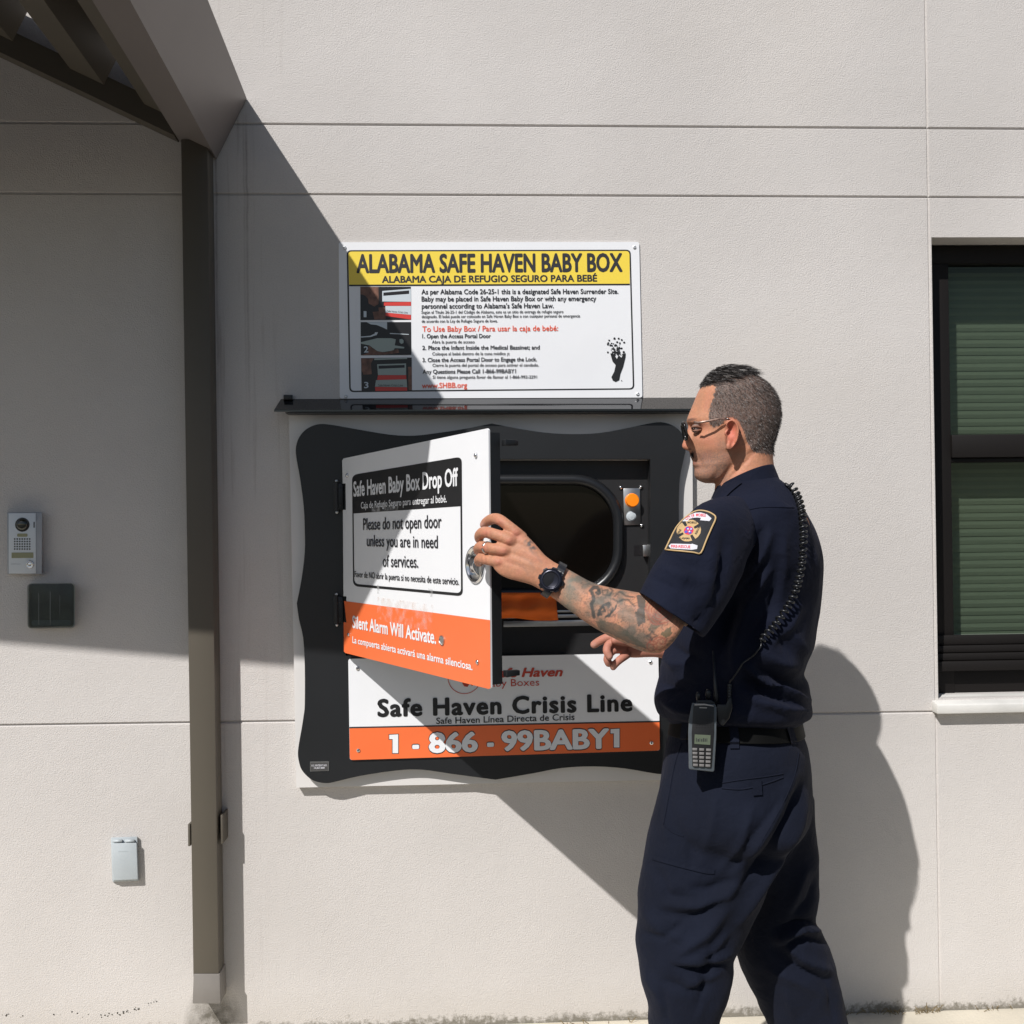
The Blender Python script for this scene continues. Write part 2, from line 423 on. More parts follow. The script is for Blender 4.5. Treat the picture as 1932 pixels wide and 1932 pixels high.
# blind behind the glass: tilted slats, ladder cords
bl = empty('window_blind', (WX0+.1, .2, zD)); tag(bl, 'pale horizontal slat blind closed behind the dark framed window', 'window blind')
rnd0 = random.Random(8)
mb = MB(); z = zD-.05; k = 0
while z < WZ1:
    y = .185
    jt = rnd0.uniform(-.0007, .0007); sec = [(y-.0018+jt, z), (y-.0032+jt, z+.011), (y+.0012, z+.0262), (y+.0022, z+.026), (y-.0008+jt, z+.0005)]
    mb.extrude([(WX0+.018, a, b) for a, b in sec], [(WX1, a+.0006, b+jt) for a, b in sec])
    z += .0242; k += 1
mb.build('slats', M['slat'], bl)
mb = MB()
for x in (WX0+.085, WX0+.5):
    mb = MB(); mb.tube([(x, .178, zD-.05), (x, .178, WZ1)], .0012, 5); mb.build('ladder_cord', M['key'], bl)

# ---- entrance canopy: pitched slab rising to the left, its eave running out from the wall
can = empty('entrance_canopy', (-1.5, -.5, 2.5))
tag(can, 'dark brown pitched entrance canopy overhead at the upper left of the wall', 'canopy')
E = Vector((.055, -1.0, 0)); LEN = 1.20
T0 = P(466, 187, 0); B0 = P(409, 301, 0)
us = Vector((-.9, 0, .436)).normalized()        # up the slope
nrm = (T0-B0)
def cpt(s, h, t): return B0+us*s+nrm*h+E*t
mb = MB()     # edge trim: outer face and bottom return
mb.extrude([cpt(0, 0, .002), cpt(0, 1, .002), cpt(.02, 1, .002), cpt(.02, .05, .002), cpt(.115, .05, .002), cpt(.115, 0, .002)],
           [cpt(0, 0, LEN), cpt(0, 1, LEN), cpt(.02, 1, LEN), cpt(.02, .05, LEN), cpt(.115, .05, LEN), cpt(.115, 0, LEN)])
mb.build('edge_trim', M['trim'], can)
mb = MB(); SW = 3.4
mb.extrude([cpt(.021, .80, .078), cpt(.021, 1, .078), cpt(SW, 1, .078), cpt(SW, .80, .078)],
           [cpt(.021, .80, LEN), cpt(.021, 1, LEN), cpt(SW, 1, LEN), cpt(SW, .80, LEN)])
mb.build('roof_deck', M['bronze'], can)
for s0, wd in ((.14, .07), (.33, .10), (.60, .10), (.90, .10), (1.3, .10), (1.8, .10)):
    mb = MB(); t0 = .10
    mb.extrude([cpt(s0, .15, t0), cpt(s0, .79, t0), cpt(s0+wd, .79, t0), cpt(s0+wd, .15, t0)],
               [cpt(s0, .15, LEN), cpt(s0, .79, LEN), cpt(s0+wd, .79, LEN), cpt(s0+wd, .15, LEN)])
    mb.build('purlin', M['bronze'], can)
mb = MB()     # sloping ledger on the wall
mb.extrude([cpt(.116, -.02, .003), cpt(.116, .33, .003), cpt(SW, .33, .003), cpt(SW, -.02, .003)],
           [cpt(.116, -.02, .060), cpt(.116, .33, .060), cpt(SW, .33, .060), cpt(SW, -.02, .060)])
mb.build('ledger_beam', M['bronze'], can)
mb = MB()     # closed front gable above a straight tie beam
q0 = cpt(.0, 0, LEN); q1 = cpt(SW, 0, LEN)
za = P(470, 1215, 0).z+1.18*LEN; zb_ = P(0, 1176, 0).z+1.18*LEN
sl = (zb_-za)/(-(P(0, 1176).x-P(470, 1215).x)); xa = P(470, 1215).x-.70*LEN
def zfr(x): return za+sl*(xa-x)
f = [Vector((q0.x, q0.y, zfr(q0.x))), Vector((q1.x, q1.y, zfr(q1.x))), cpt(SW, .9, LEN), cpt(0, .98, LEN)]
mb.extrude(f, [p+Vector((.002, -.05, 0)) for p in f])
mb.build('front_gable', M['bronze'], can)

# ---- downspout
ds = empty('downspout', P(390, 1893, .05)); tag(ds, 'brown rectangular downspout with a lighter grey outlet running down the wall', 'downspout')
mb = MB()
def pipe(m, u0t, u1t, vt, u0b, u1b, vb, d0, d1):
    m.extrude([P(u0t, vt, d1), P(u1t, vt, d1), P(u1b, vb, d1), P(u0b, vb, d1)],
              [Vector((p.x, -d0, p.z)) for p in (P(u0t, vt, d1), P(u1t, vt, d1), P(u1b, vb, d1), P(u0b, vb, d1))])
pipe(mb, 341, 391.5, 262, 364.5, 413, 1850, .014, .078)
mb.build('pipe', M['bronze'], ds, bevel=.003)
mb = MB(); pipe(mb, 365, 414.5, 1838, 363, 416, 1894, .010, .081); mb.build('outlet_sleeve', M['galv'], ds, bevel=.002)
mb = MB()
a = P(355.5, 1575, .074); b = P(416, 1560, .074)
mb.box((a.x, -.079, a.z-.03), (a.x+.006, -.002, a.z+.03)); mb.build('strap', M['bronze'], ds, bevel=.001)
mb = MB(); mb.box((b.x-.002, -.065, b.z-.05), (b.x+.004, -.002, b.z+.03)); mb.build('strap', M['bronze'], ds, bevel=.001)

# ---- video intercom (1288 px wide zoom of 400 source px: scale .15626)
def IC(x, y): return (x*.15626, 930.8+y*.15626)
ic = empty('video_intercom', P(45, 1025, .01)); tag(ic, 'grey door intercom with camera lens and speaker holes at the left edge', 'intercom')
mb = MB(); mb.prism([IC(85, 228), IC(500, 228), IC(510, 240), IC(505, 975), IC(90, 975)], .001, .026); mb.build('housing', M['grey'], ic, bevel=.003)
mb = MB(); mb.prism([IC(104, 240), IC(432, 238), IC(434, 968), IC(106, 968)], .0262, .0285); mb.build('faceplate', M['silver'], ic, bevel=.001)
c = P(*IC(270, 378), .029)
mb = MB(); mb.lathe(c, (0, -1, 0), [(.0195, -.002), (.0195, .001), (.0165, .0015)]); mb.build('lens_ring', M['pdark'], ic)
mb = MB(); mb.lathe(c, (0, -1, 0), [(.0160, 0), (.0150, .004), (.010, .007), (.004, .008)]); mb.build('camera_lens', M['glassblack'], ic, smooth=True)
mb = MB(); mb.prism(quad_round([IC(207, 485), IC(332, 485), IC(332, 524), IC(207, 524)], 2.5), .0286, .0294); mb.build('sensor_window', M['amber'], ic)
mb = MB(); mb.prism([IC(405, 345), IC(418, 345), IC(418, 415), IC(405, 415)], .0286, .0293); mb.build('side_slot', M['pdark'], ic)
mb = MB()
for i in range(7):
    for j in range(5):
        mb.lathe(P(*IC(178+30.2*i, 551+30.5*j), .0287), (0, -1, 0), [(.0022, 0), (.0022, .0006)], 8)
mb.build('speaker_grille', M['pdark'], ic)
mb = MB(); mb.prism([IC(140, 716), IC(402, 714), IC(402, 780), IC(140, 782)], .0286, .0293); mb.build('name_plate', M['amber'], ic)
mb = MB(); mb.lathe(P(*IC(366, 858), .0287), (0, -1, 0), [(.0105, 0), (.0105, .003), (.008, .0042), (.007, .003), (.004, .0042), (.001, .0045)]); mb.build('call_button', M['chrome'], ic, smooth=True)
mb = MB(); mb.prism([IC(130, 852), IC(250, 852), IC(250, 856), IC(130, 856)], .0286, .0289); mb.build('maker_mark', M['grey'], ic)

# ---- dark square reader box with clear hood
rb = empty('reader_box', P(97, 1145, .02)); tag(rb, 'dark square box with a scuffed clear hood below the grey intercom', 'reader box')
mb = MB(); mb.prism(quad_round([IC(345, 1095), IC(900, 1090), IC(900, 1630), IC(345, 1632)], 7), .001, .020); mb.build('base', mat('reader_body', (.21, .21, .205), .5, var=.35, vscale=14), rb, bevel=.002)
mb = MB(); mb.prism(quad_round([IC(330, 1088), IC(906, 1084), IC(904, 1620), IC(332, 1634)], 8), .021, .042); mb.build('hood', M['clear'], rb, bevel=.004)
mb = MB(); mb.prism(quad_round([IC(385, 1530), IC(855, 1530), IC(850, 1598), IC(380, 1598)], 5), .0205, .0208); mb.build('pale_strip', M['grey'], rb)  # paler grey strip low on the reader base
# streaks of old glue on the hood
mb = MB()
for x, y0, y1, ww in ((468, 1190, 1600, 3.5), (606, 1170, 1600, 4), (722, 1220, 1480, 2)):
    mb = MB(); mb.prism([IC(x-ww, y0), IC(x+ww, y0+30), IC(x+ww*.6, y1), IC(x-ww*.8, y1-20)], .0422, .0424); mb.build('glue_streak', mat('old_glue', (.14, .15, .15), .6), rb)

# ---- grey weatherproof outlet
oc = empty('outlet_cover', P(235, 1622, .01)); tag(oc, 'small light grey outlet cover low on the wall beside the downspout', 'outlet cover')
mb = MB(); mb.prism([(209, 1580), (259, 1578), (262, 1662), (212, 1664)], .001, .012); mb.build('back_plate', M['ltgrey'], oc, bevel=.002)
mb = MB(); mb.prism([(210, 1591), (258, 1590), (260.5, 1660), (213, 1662)], .0122, .022); mb.build('lid', M['ltgrey'], oc, bevel=.003)
for u in (213, 236):
    a = P(u, 1587, .017); b = P(u+17.5, 1586.5, .017); mb = MB(); mb.tube([a, b], .0042, 8); mb.build('hinge', M['ltgrey'], oc, smooth=True)
mb = MB(); mb.prism([(223, 1606), (242, 1605.5), (242, 1606.5), (223, 1607)], .0221, .0225); mb.build('raised_mark', M['ltgrey'], oc)

# ================================================================== INFORMATION SIGN
sg = empty('information_sign', P(925, 600, 0)); tag(sg, 'white and yellow printed information sign on the wall above the open box', 'sign')
SGD = .005
mb = MB(); mb.prism(quad_round([(639, 457), (1206, 456.5), (1212, 750), (641, 752)], 5), .0005, SGD); mb.build('panel', M['white'], sg)
def sgf(k): return lambda u, v: P(u, v, SGD+.0004*k)
def flat(mbx, poly, k, fn=sgf, mi=0): mbx.sheet([fn(k)(u, v) for u, v in poly], mi)
outer = quad_round([(654, 472), (1190, 471), (1197, 735), (659, 740)], 9, 6)
inner = quad_round([(657, 474.6), (1187.5, 473.6), (1194, 732.4), (661.8, 737.2)], 7, 6)
mb = MB(); n = len(outer); f1 = sgf(1)
mb.add([f1(*p) for p in outer]+[f1(*p) for p in inner], [(i, (i+1) % n, n+(i+1) % n, n+i) for i in range(n)]); mb.build('border', M['black'], sg)
mb = MB()
top = [p for p in inner if p[1] < 500]
flat(mb, sorted([p for p in top if p[0] < 800], key=lambda p: -p[1])+sorted([p for p in top if p[0] > 800], key=lambda p: p[0])+[(1188.3, 535.2), (658.6, 537)], 1.5)
mb.build('header_band', M['yellow'], sg)
mb = MB(); flat(mb, [(658.6, 537), (1188.3, 535.2), (1188.4, 538), (658.7, 540)], 1.7); mb.build('header_rule', M['black'], sg)
f2 = sgf(3); HEAD = []
def hw_(mbx, *a): HEAD.append(a)
hw_(mb, 'ALABAMA SAFE HAVEN BABY BOX', (672.4, 514), (1174.8, 511.6), 33.5, .038)
hw_(mb, 'ALABAMA CAJA DE REFUGIO SEGURO PARA BEBÉ', (720.5, 533.2), (1126.7, 530.8), 12.3, .034)
say(sg, M['ink'], f2, HEAD)
mb = MB()
B = .024
for s, a, b, cp, bo in (
    ('As per Alabama Code 26-25-1 this is a designated Safe Haven Surrender Site.', (795, 555), (1166.7, 554), 9.1, B),
    ('Baby may be placed in Safe Haven Baby Box or with any emergency', (795.3, 568.5), (1125, 567.4), 9.1, B),
    ("personnel according to Alabama's Safe Haven Law.", (795.6, 582), (1044.8, 581), 9.1, B),
    ('Según el Titulo 26-25-1 del Código de Alabama, este es un sitio de entrega de refugio seguro', (795, 591.8), (1063, 590.5), 5.6, .012),
    ('designado. El bebé puede ser colocado en Safe Haven Baby Box o con cualquier personal de emergencia', (795.6, 600), (1094.6, 598.6), 5.6, .012),
    ('de acuerdo con la Ley de Refugio Seguro de Iowa.', (795.6, 608.7), (938.9, 608), 5.6, .012),
    ('1. Open the Access Portal Door', (796.7, 637.9), (926, 637.5), 7.6, B),
    ('Abra la puerta de acceso', (815, 648), (895.5, 647.7), 5.8, .012),
    ('2. Place the Infant Inside the Medical Bassinet; and', (796.7, 660), (1018.4, 659), 7.6, B),
    ('Coloque al bebé dentro de la cuna médica y;', (815.6, 670.4), (961.5, 669.7), 5.8, .012),
    ('3. Close the Access Portal Door to Engage the Lock.', (797, 683), (1013, 681.5), 7.6, B),
    ('Cierre la puerta del portal de acceso para activar el candado.', (816, 692), (1016.7, 691.4), 5.8, .012),
    ('Any Questions Please Call 1-866-99BABY1', (797.3, 705), (973.7, 704), 7.6, B),
    ('Si tiene alguna pregunta favor de llamar al 1-866-992-2291', (816.3, 714.4), (1013.3, 714), 5.8, .012)):
    say(sg, M['ink'], f2, [(s, a, b, cp, bo)])
say(sg, M['red'], f2, [('To Use Baby Box / Para usar la caja de bebé:', (796.7, 625.7), (1053, 624), 10.2, .014), ('www.SHBB.org', (796, 732.3), (881.3, 731.3), 9.8, .018)])
def FZ(x, y): return (603.7+x*.33854, 432.7+y*.33854)
mb = MB()
def blob(pts, k=3): flat(mb, [FZ(*p) for p in pts], k)
blob([(1618, 692), (1630, 735), (1648, 756), (1640, 792), (1624, 824), (1632, 842), (1648, 850), (1668, 840), (1674, 806), (1690, 765), (1703, 712), (1704, 690), (1690, 696), (1680, 715), (1664, 700), (1655, 722), (1640, 700), (1632, 690)])
rnd = random.Random(3)
for k in range(75):
    x = rnd.gauss(1653, 22); y = 700-72*rnd.random()**1.5; r = rnd.uniform(2.5, 8)
    blob([(x+r*math.cos(a)*rnd.uniform(.6, 1.2), y+r*.8*math.sin(a)*rnd.uniform(.6, 1.2)) for a in [i*math.pi/3 for i in range(6)]], 3+.02*k)
for x, y, r in ((1604, 640, 7), (1612, 618, 6), (1641, 608, 8), (1664, 608, 7), (1682, 616, 6.5), (1695, 630, 6.5), (1681, 843, 3.5)):
    blob([(x+r*math.cos(a)*rnd.uniform(.7, 1.1), y+r*.8*math.sin(a)*rnd.uniform(.7, 1.1)) for a in [i*math.pi/4 for i in range(8)]], 4.2)
mb.build('footprint', M['black'], sg)
# three printed pictures; local coordinates of a 1131 x 1932 zoom
def PH(x, y): return (674.2+x*.10677, 538.35+y*.10677)
def ph_part(name, polys, m, par, k):
    for i, p in enumerate(polys):
        mb = MB(); flat(mb, [PH(*q) for q in p], k+.05*i); o = mb.build(name, M[m], par)
    return o
def ph_text(name, items, m, par, k):
    mb = MB()
    for s, a, b, cp, bo in items: write(mb, s, PH(*a), PH(*b), cp*.10677, sgf(k), bo)
    return mb.build(name, M[m], par)
ph = ph_part('picture', [[(52, 25), (945, 25), (950, 608), (55, 615)]], 'pdark', sg, 2)
ph_part('brick_area', [[(52, 25), (375, 25), (375, 330), (300, 375), (200, 320), (190, 240), (130, 180), (52, 150)], [(375, 390), (490, 390), (500, 600), (300, 605), (270, 470), (380, 460)]], 'brick', ph, 2.5)
ph_part('white_area', [[(440, 100), (945, 60), (948, 290), (440, 285)], [(495, 365), (948, 365), (948, 520), (495, 480)]], 'plight', ph, 2.6)
ph_part('dark_area', [[(460, 128), (915, 90), (915, 150), (460, 185)]], 'pdark', ph, 3)
ph_part('red_area', [[(470, 300), (948, 290), (948, 362), (470, 360)], [(497, 482), (948, 522), (948, 605), (497, 540)]], 'pred', ph, 3)
ph_text('caption', [('1', (112, 560), (162, 562), 105, .02)], 'plight', ph, 4)
ph_text('tiny_text', [('Safe Haven Crisis Line', (530, 470), (890, 498), 34, 0)], 'ink', ph, 4)
ph = ph_part('picture', [[(58, 650), (950, 648), (955, 1230), (62, 1238)]], 'pdark', sg, 2)
ph_part('sky_area', [[(165, 652), (525, 650), (525, 780), (440, 740), (340, 700), (240, 690)]], 'plight', ph, 2.5)
ph_part('blanket_area', [[(60, 1005), (350, 935), (600, 935), (680, 955), (670, 1010), (660, 1060), (830, 1090), (825, 1115), (660, 1110), (640, 1150), (450, 1180), (350, 1160), (210, 1060), (62, 1030)], [(745, 955), (790, 945), (818, 975), (815, 1020), (775, 1035), (745, 1005)]], 'pteal', ph, 2.6)
ph_part('rail_line', [[(62, 905), (230, 890), (310, 850), (310, 830), (365, 830), (340, 880), (315, 885), (240, 912), (62, 922)], [(575, 842), (680, 848), (910, 862), (910, 872), (680, 862), (575, 858)]], 'plight', ph, 2.7)
ph_part('brown_area', [[(200, 1065), (350, 1165), (500, 1185), (720, 1120), (740, 1190), (480, 1225), (62, 1235), (180, 1200)]], 'brick', ph, 2.8)
ph_text('caption', [('2', (115, 1185), (195, 1183), 105, .02)], 'plight', ph, 4)
ph = ph_part('picture', [[(65, 1285), (960, 1275), (965, 1870), (75, 1870)]], 'pdark', sg, 2)
ph_part('brick_area', [[(70, 1290), (290, 1288), (240, 1380), (255, 1570), (110, 1580), (75, 1500)], [(895, 1440), (962, 1440), (962, 1850), (905, 1850)]], 'brick', ph, 2.5)
ph_part('white_area', [[(350, 1395), (860, 1380), (862, 1585), (365, 1585)], [(330, 1675), (870, 1660), (880, 1800), (312, 1790)], [(300, 1290), (880, 1280), (880, 1300), (300, 1320)]], 'pteal', ph, 2.6)
ph_part('dark_area', [[(375, 1420), (835, 1405), (835, 1455), (375, 1475)]], 'ink', ph, 3)
ph_part('red_area', [[(365, 1588), (862, 1588), (866, 1660), (350, 1672)], [(312, 1793), (880, 1803), (880, 1862), (318, 1868)]], 'pred', ph, 3)
ph_text('caption', [('3', (120, 1815), (198, 1813), 105, .02)], 'plight', ph, 4)
ph_text('tiny_text', [('Safe Haven Crisis Line', (370, 1785), (805, 1785), 40, 0)], 'ink', ph, 4)
for u, v in ((650.4, 467.6), (1197, 466.6), (652.5, 748), (1203, 743.5)):
    mb = MB(); mb.lathe(P(u, v, SGD), (0, -1, 0), [(.0052, 0), (.0048, .0022), (.003, .003), (.0024, .0016)], 10); mb.build('screw', M['zinc'], sg)

# ================================================================== LEDGE OVER THE BOX
lg = empty('drip_ledge', P(900, 760, .03)); tag(lg, 'glossy black sloping ledge between the printed sign and the box', 'ledge')
mb = MB()
a0, a1 = P(530, 753, .003), P(1316, 750, .003); b0, b1 = P(517, 773.5, .085), P(1327, 771, .085)
th = Vector((0, 0, -.005))
mb.extrude([a0, a1, a1+th, a0+th], [b0, b1, b1+th, b0+th]); mb.build('top_sheet', M['gloss'], lg)
mb = MB(); mb.extrude([b0+Vector((.03, .004, -.0055)), b1+Vector((-.03, .004, -.0055)), b1+Vector((-.03, .004, -.0085)), b0+Vector((.03, .004, -.0085))],
                      [b0+Vector((.03, .075, -.0055)), b1+Vector((-.03, .075, -.0055)), b1+Vector((-.03, .075, -.0085)), b0+Vector((.03, .075, -.0085))]); mb.build('underside', M['hdpe'], lg)
mb = MB(); mb.prism([(535, 745), (552, 745), (552, 754), (535, 754)], .001, .016); mb.build('end_tab', M['hdpe'], lg, bevel=.001)

# ================================================================== BABY BOX
bx = empty('baby_box', P(930, 1140, .02)); tag(bx, 'black wavy framed wall box with its printed white door swung open', 'baby box')
DB, DF = .026, .052
OU0, OV0, OU1, OV1 = 652, 866, 1227, 1237
hole = [(OU0, OV0), (OU1, OV0), (OU1, OV1), (OU0, OV1)]
def holed(mbx, outline, hl, d0, d1, mi=0):
    """slab with a hole: both faces through a constrained triangulation, plus rims"""
    pts = [Vector(p) for p in outline]+[Vector(p) for p in hl]; n0, n1 = len(outline), len(hl)
    e = [(n0+i, n0+(i+1) % n1) for i in range(n1)]
    area = sum(outline[i][0]*outline[(i+1) % n0][1]-outline[(i+1) % n0][0]*outline[i][1] for i in range(n0))
    lp = list(range(n0)) if area > 0 else list(range(n0-1, -1, -1))
    r = delaunay_2d_cdt(pts, e, [lp], 1, 1e-5)
    def inside(p):
        c = False; j = n1-1
        for i in range(n1):
            a, b = hl[i], hl[j]
            if (a[1] > p[1]) != (b[1] > p[1]) and p[0] < (b[0]-a[0])*(p[1]-a[1])/(b[1]-a[1])+a[0]: c = not c
            j = i
        return c
    V2, F2 = r[0], r[2]
    F2 = [f for f in F2 if not inside((sum(V2[i].x for i in f)/len(f), sum(V2[i].y for i in f)/len(f)))]
    nn = len(V2); vs = [P(p.x, p.y, d1) for p in V2]; vs += [Vector((q.x, -d0, q.z)) for q in vs]
    fs = [tuple(f) for f in F2]+[tuple(reversed([i+nn for i in f])) for f in F2]
    cnt = {}
    for f in F2:
        for a, b in zip(f, list(f[1:])+[f[0]]): cnt[(a, b)] = 1
    for (a, b) in cnt:
        if (b, a) not in cnt: fs.append((a, a+nn, b+nn, b))
    mbx.add(vs, fs, mi)
mb = MB(); holed(mb, [(545, 777), (1306, 775), (1310, 1470), (559, 1486)], [(OU0+2, OV0+2), (OU1-2, OV0+2), (OU1-2, OV1-2), (OU0+2, OV1-2)], .001, DB)
mb.build('backing_board', M['whiteboard'], bx)
oL = [(928, 799), (871, 810), (825, 817), (780, 822), (735, 820), (674, 810), (629, 802), (604, 800), (586, 805), (572, 815), (562, 830), (558, 848), (560, 869), (566, 902), (573, 956), (575, 1002), (575, 1041), (569, 1092), (560, 1138),
      (564, 1168), (572, 1204), (575, 1258), (575, 1328), (573, 1349), (569, 1375), (564, 1403), (562, 1422), (564, 1437), (568, 1450), (576, 1461), (588, 1471), (602, 1476), (617, 1477.5), (632, 1475), (679, 1464), (745, 1454), (794, 1452), (852, 1460), (935, 1471)]
oR = [(1006, 1459), (1060, 1449), (1121, 1446), (1180, 1450), (1240, 1460), (1262, 1458), (1284, 1446), (1296, 1425), (1299, 1400), (1292, 1350), (1286, 1290), (1284, 1230), (1288, 1170), (1297, 1120),
      (1290, 1070), (1283, 1020), (1281, 984), (1281, 937), (1283, 900), (1290, 866), (1294, 846), (1291, 828), (1283, 813), (1268, 802), (1247, 796.5), (1221, 799.5), (1182, 808), (1130, 817), (1078, 819), (1026, 816), (974, 808)]
sm = []
whole = oL+oR; nW = len(whole)
sharp = {0, 18, 38, 53}
for i in range(nW):
    p0, p1, p2, p3 = [np.array(whole[j % nW]) for j in (i-1, i, i+1, i+2)]
    if i in sharp: p0 = p1
    if (i+1) % nW in sharp: p3 = p2
    for t in (0, 1/3, 2/3):
        q = .5*((2*p1)+(-p0+p2)*t+(2*p0-5*p1+4*p2-p3)*t*t+(-p0+3*p1-3*p2+p3)*t**3); sm.append((q[0], q[1]))
mb = MB(); holed(mb, sm, hole, DB+.0005, DF); mb.build('frame', M['hdpe'], bx)
# recess: back panel with the rounded cavity
IP = .004
cav = rrect(700, 913, 1160, 1112, 78, 8)
mb = MB(); holed(mb, [(OU0-8, OV0-6), (OU1+6, OV0-6), (OU1+6, OV1+6), (OU0-8, OV1+6)], cav, .001, IP)
mb.build('inner_panel', M['hdpe2'], bx)
mb = MB()     # recess walls
for (ua, va), (ub, vb) in zip(hole, hole[1:]+hole[:1]):
    mb.sheet([P(ua, va, DF-.001), P(ub, vb, DF-.001), Vector((P(ub, vb, DF-.001).x, .0, P(ub, vb, DF-.001).z)), Vector((P(ua, va, DF-.001).x, .0, P(ua, va, DF-.001).z))])
mb.build('recess_lining', M['hdpe2'], bx)
loop = [P(u, v, .012) for u, v in rrect(693, 905, 1167, 1120, 84, 10)]
mb = MB()
ctr = sum(loop, Vector())/len(loop); rs = []
for i, p in enumerate(loop):
    t = (loop[(i+1) % len(loop)]-loop[i-1]).normalized(); o_ = t.cross(Vector((0, 1, 0)))
    rs.append([p+o_*.0155*math.cos(a)+Vector((0, -1, 0))*.017*math.sin(a) for a in [2*math.pi*k/14 for k in range(14)]])
rs.append(rs[0]); mb.rings(rs, True, False); mb.build('gasket', M['rubber'], bx, smooth=True)
mb = MB(); mb.prism(rrect(697, 909, 1163, 1116, 80, 8), .0008, .0025); mb.build('inner_glass', M['inglass'], bx)
# rails under the cavity
for v0, v1, d in ((1152, 1156, .016), (1160, 1166, .020), (1171, 1182, .024)):
    mb = MB(); mb.prism([(950, v0+1), (1216, v0-3), (1216, v1-3), (950, v1+1)], .0045, d); mb.build('rail', M['steel'], bx, bevel=.001)
# button plate
mb = MB(); mb.prism([(1176, 921.5), (1208, 921), (1209, 990.5), (1177, 991)], .0045, .010); bp_ = mb.build('button_plate', M['steel'], bx, bevel=.0015)
mb = MB(); mb.lathe(P(1192, 944, .010), (0, -1, 0), [(.020, 0), (.020, .004), (.0185, .0045), (.0185, .019), (.017, .021), (.001, .0215)]); mb.build('orange_button', M['orangebtn'], bp_, smooth=False)
mb = MB(); mb.lathe(P(1190.5, 974, .010), (0, -1, 0), [(.0140, 0), (.0140, .003), (.0112, .0035), (.0105, .006), (.001, .0075)]); mb.build('white_button', M['whitebtn'], bp_)
for u, v in ((1171, 920), (1209, 919), (1173, 992), (1210.5, 991.5)):
    mb = MB(); mb.lathe(P(u, v, IP), (0, -1, 0), [(.006, 0), (.0055, .004), (.003, .006), (.001, .0065)], 10); mb.build('screw', M['chrome'], bx, smooth=True)
mb = MB(); mb.prism([(1196, 1029), (1213.5, 1029), (1213.5, 1048), (1196, 1049)], .0043, .0048); mb.build('strike_hole', M['pdark'], bx)
mb = MB(); mb.prism([(1213, 1028.5), (1226, 1027.5), (1226, 1049.5), (1213, 1050)], .005, .024); mb.build('strike_plate', M['steel'], bx, bevel=.001)
# lower sign
D2 = DF+.006
def s2(k): return lambda u, v: P(u, v, D2+.0004*k)
mb = MB(); mb.prism(quad_round([(657, 1243), (1242, 1232), (1245, 1416), (660, 1434)], 5), DF+.0005, D2); ls = mb.build('lower_sign', M['white'], bx)
mb = MB(); mb.sheet([s2(1)(u, v) for u, v in [(659.3, 1373.5), (1244.2, 1362)]+[(1245, 1411), (1244.3, 1414.5), (1240, 1416.1), (665, 1433.9), (661, 1432.5), (660, 1429)]]); mb.build('orange_band', M['orange'], ls)
mb = MB(); mb.sheet([s2(1.5)(u, v) for u, v in ((659.2, 1371.5), (1244.1, 1360), (1244.1, 1362.6), (659.2, 1374.2))]); mb.build('rule', M['ink'], ls)
f = s2(3)
say(ls, M['black'], f, [('Safe Haven Crisis Line', (712, 1351.5), (1193.5, 1340.8), 31.5, .042, 0, 1.12), ('Safe Haven Línea Directa de Crisis', (823, 1366), (1084, 1358.4), 11.8, .012)])
LSD = Vector((0, -1, 0))
def big_one(u, vb, grow, fn):      # the figure 1 with its flag, as on the sign
    h = 35.5; t = 9.5; g_ = grow
    pts = [(u-9-g_, vb-h+1-g_), (u+t/2+3+g_, vb-h-g_*1.0), (u+t/2+3+g_, vb+g_), (u-t/2+2-g_, vb+g_), (u-t/2+2-g_, vb-h+9+g_), (u-9-g_, vb-h+9+g_)]
    return [fn(*p) for p in pts]
for k_, nm_, mm_, g_, bo_ in ((2, 'number_outline', 'ink', 1.1, .060), (3, 'phone_number', 'white', 0, .042)):
    say(ls, M[mm_], s2(k_), [('-', (778-g_, 1420.5), (791+g_, 1420.2), 35+g_*2, bo_), ('866', (809-g_, 1419.3+g_), (902+g_, 1417+g_), 35.5+g_*2, bo_), ('-', (919-g_, 1416.5), (932+g_, 1416), 35+g_*2, bo_), ('99BABY', (946-g_, 1415.8+g_), (1150+g_, 1410.8+g_), 35.5+g_*2, bo_)], nm_)
    for u_, v_ in ((743.5, 1421), (1161, 1410.2)):
        mb = MB(); mb.sheet(big_one(u_, v_, g_, s2(k_+.3))); mb.build(nm_, M[mm_], ls)
say(ls, M['logo'], f, [('Safe Haven', (926, 1278), (1062, 1275.5), 16.5, .035, .25), ('Baby Boxes', (914, 1296), (1017.5, 1293.5), 13.5, .008)])
mb = MB()
n = 40; c0 = (876, 1278)
mb.add([f(c0[0]+r*math.cos(2*math.pi*k/n), c0[1]+r*math.sin(2*math.pi*k/n)) for r in (31.5, 30.2) for k in range(n)], [(k, (k+1) % n, n+(k+1) % n, n+k) for k in range(n)])
mb.build('logo_circle', M['logo'], ls)
mb = MB(); mb.sheet([f(*p) for p in ((874, 1283), (884, 1281), (887, 1289), (882, 1296), (876, 1295), (872, 1289))]); mb.build('logo_foot', M['logo'], ls)
mb = MB(); mb.sheet([f(*p) for p in ((888, 1288), (893, 1287), (895, 1291), (891, 1294), (888, 1292))]); mb.build('logo_foot', M['logo'], ls)
for u, v in ((674.5, 1261), (1227, 1249), (676, 1415.5), (1229, 1401.5)):
    mb = MB(); mb.lathe(P(u, v, D2), (0, -1, 0), [(.0056, 0), (.005, .003), (.003, .0042), (.0022, .003)], 10); mb.build('screw', M['chrome'], ls)
mb = MB(); mb.prism([(585, 1437), (620.5, 1436.5), (620.5, 1454.5), (585, 1455.5)], DF+.0004, DF+.0018); pp = mb.build('patent_plate', M['steel'], bx)
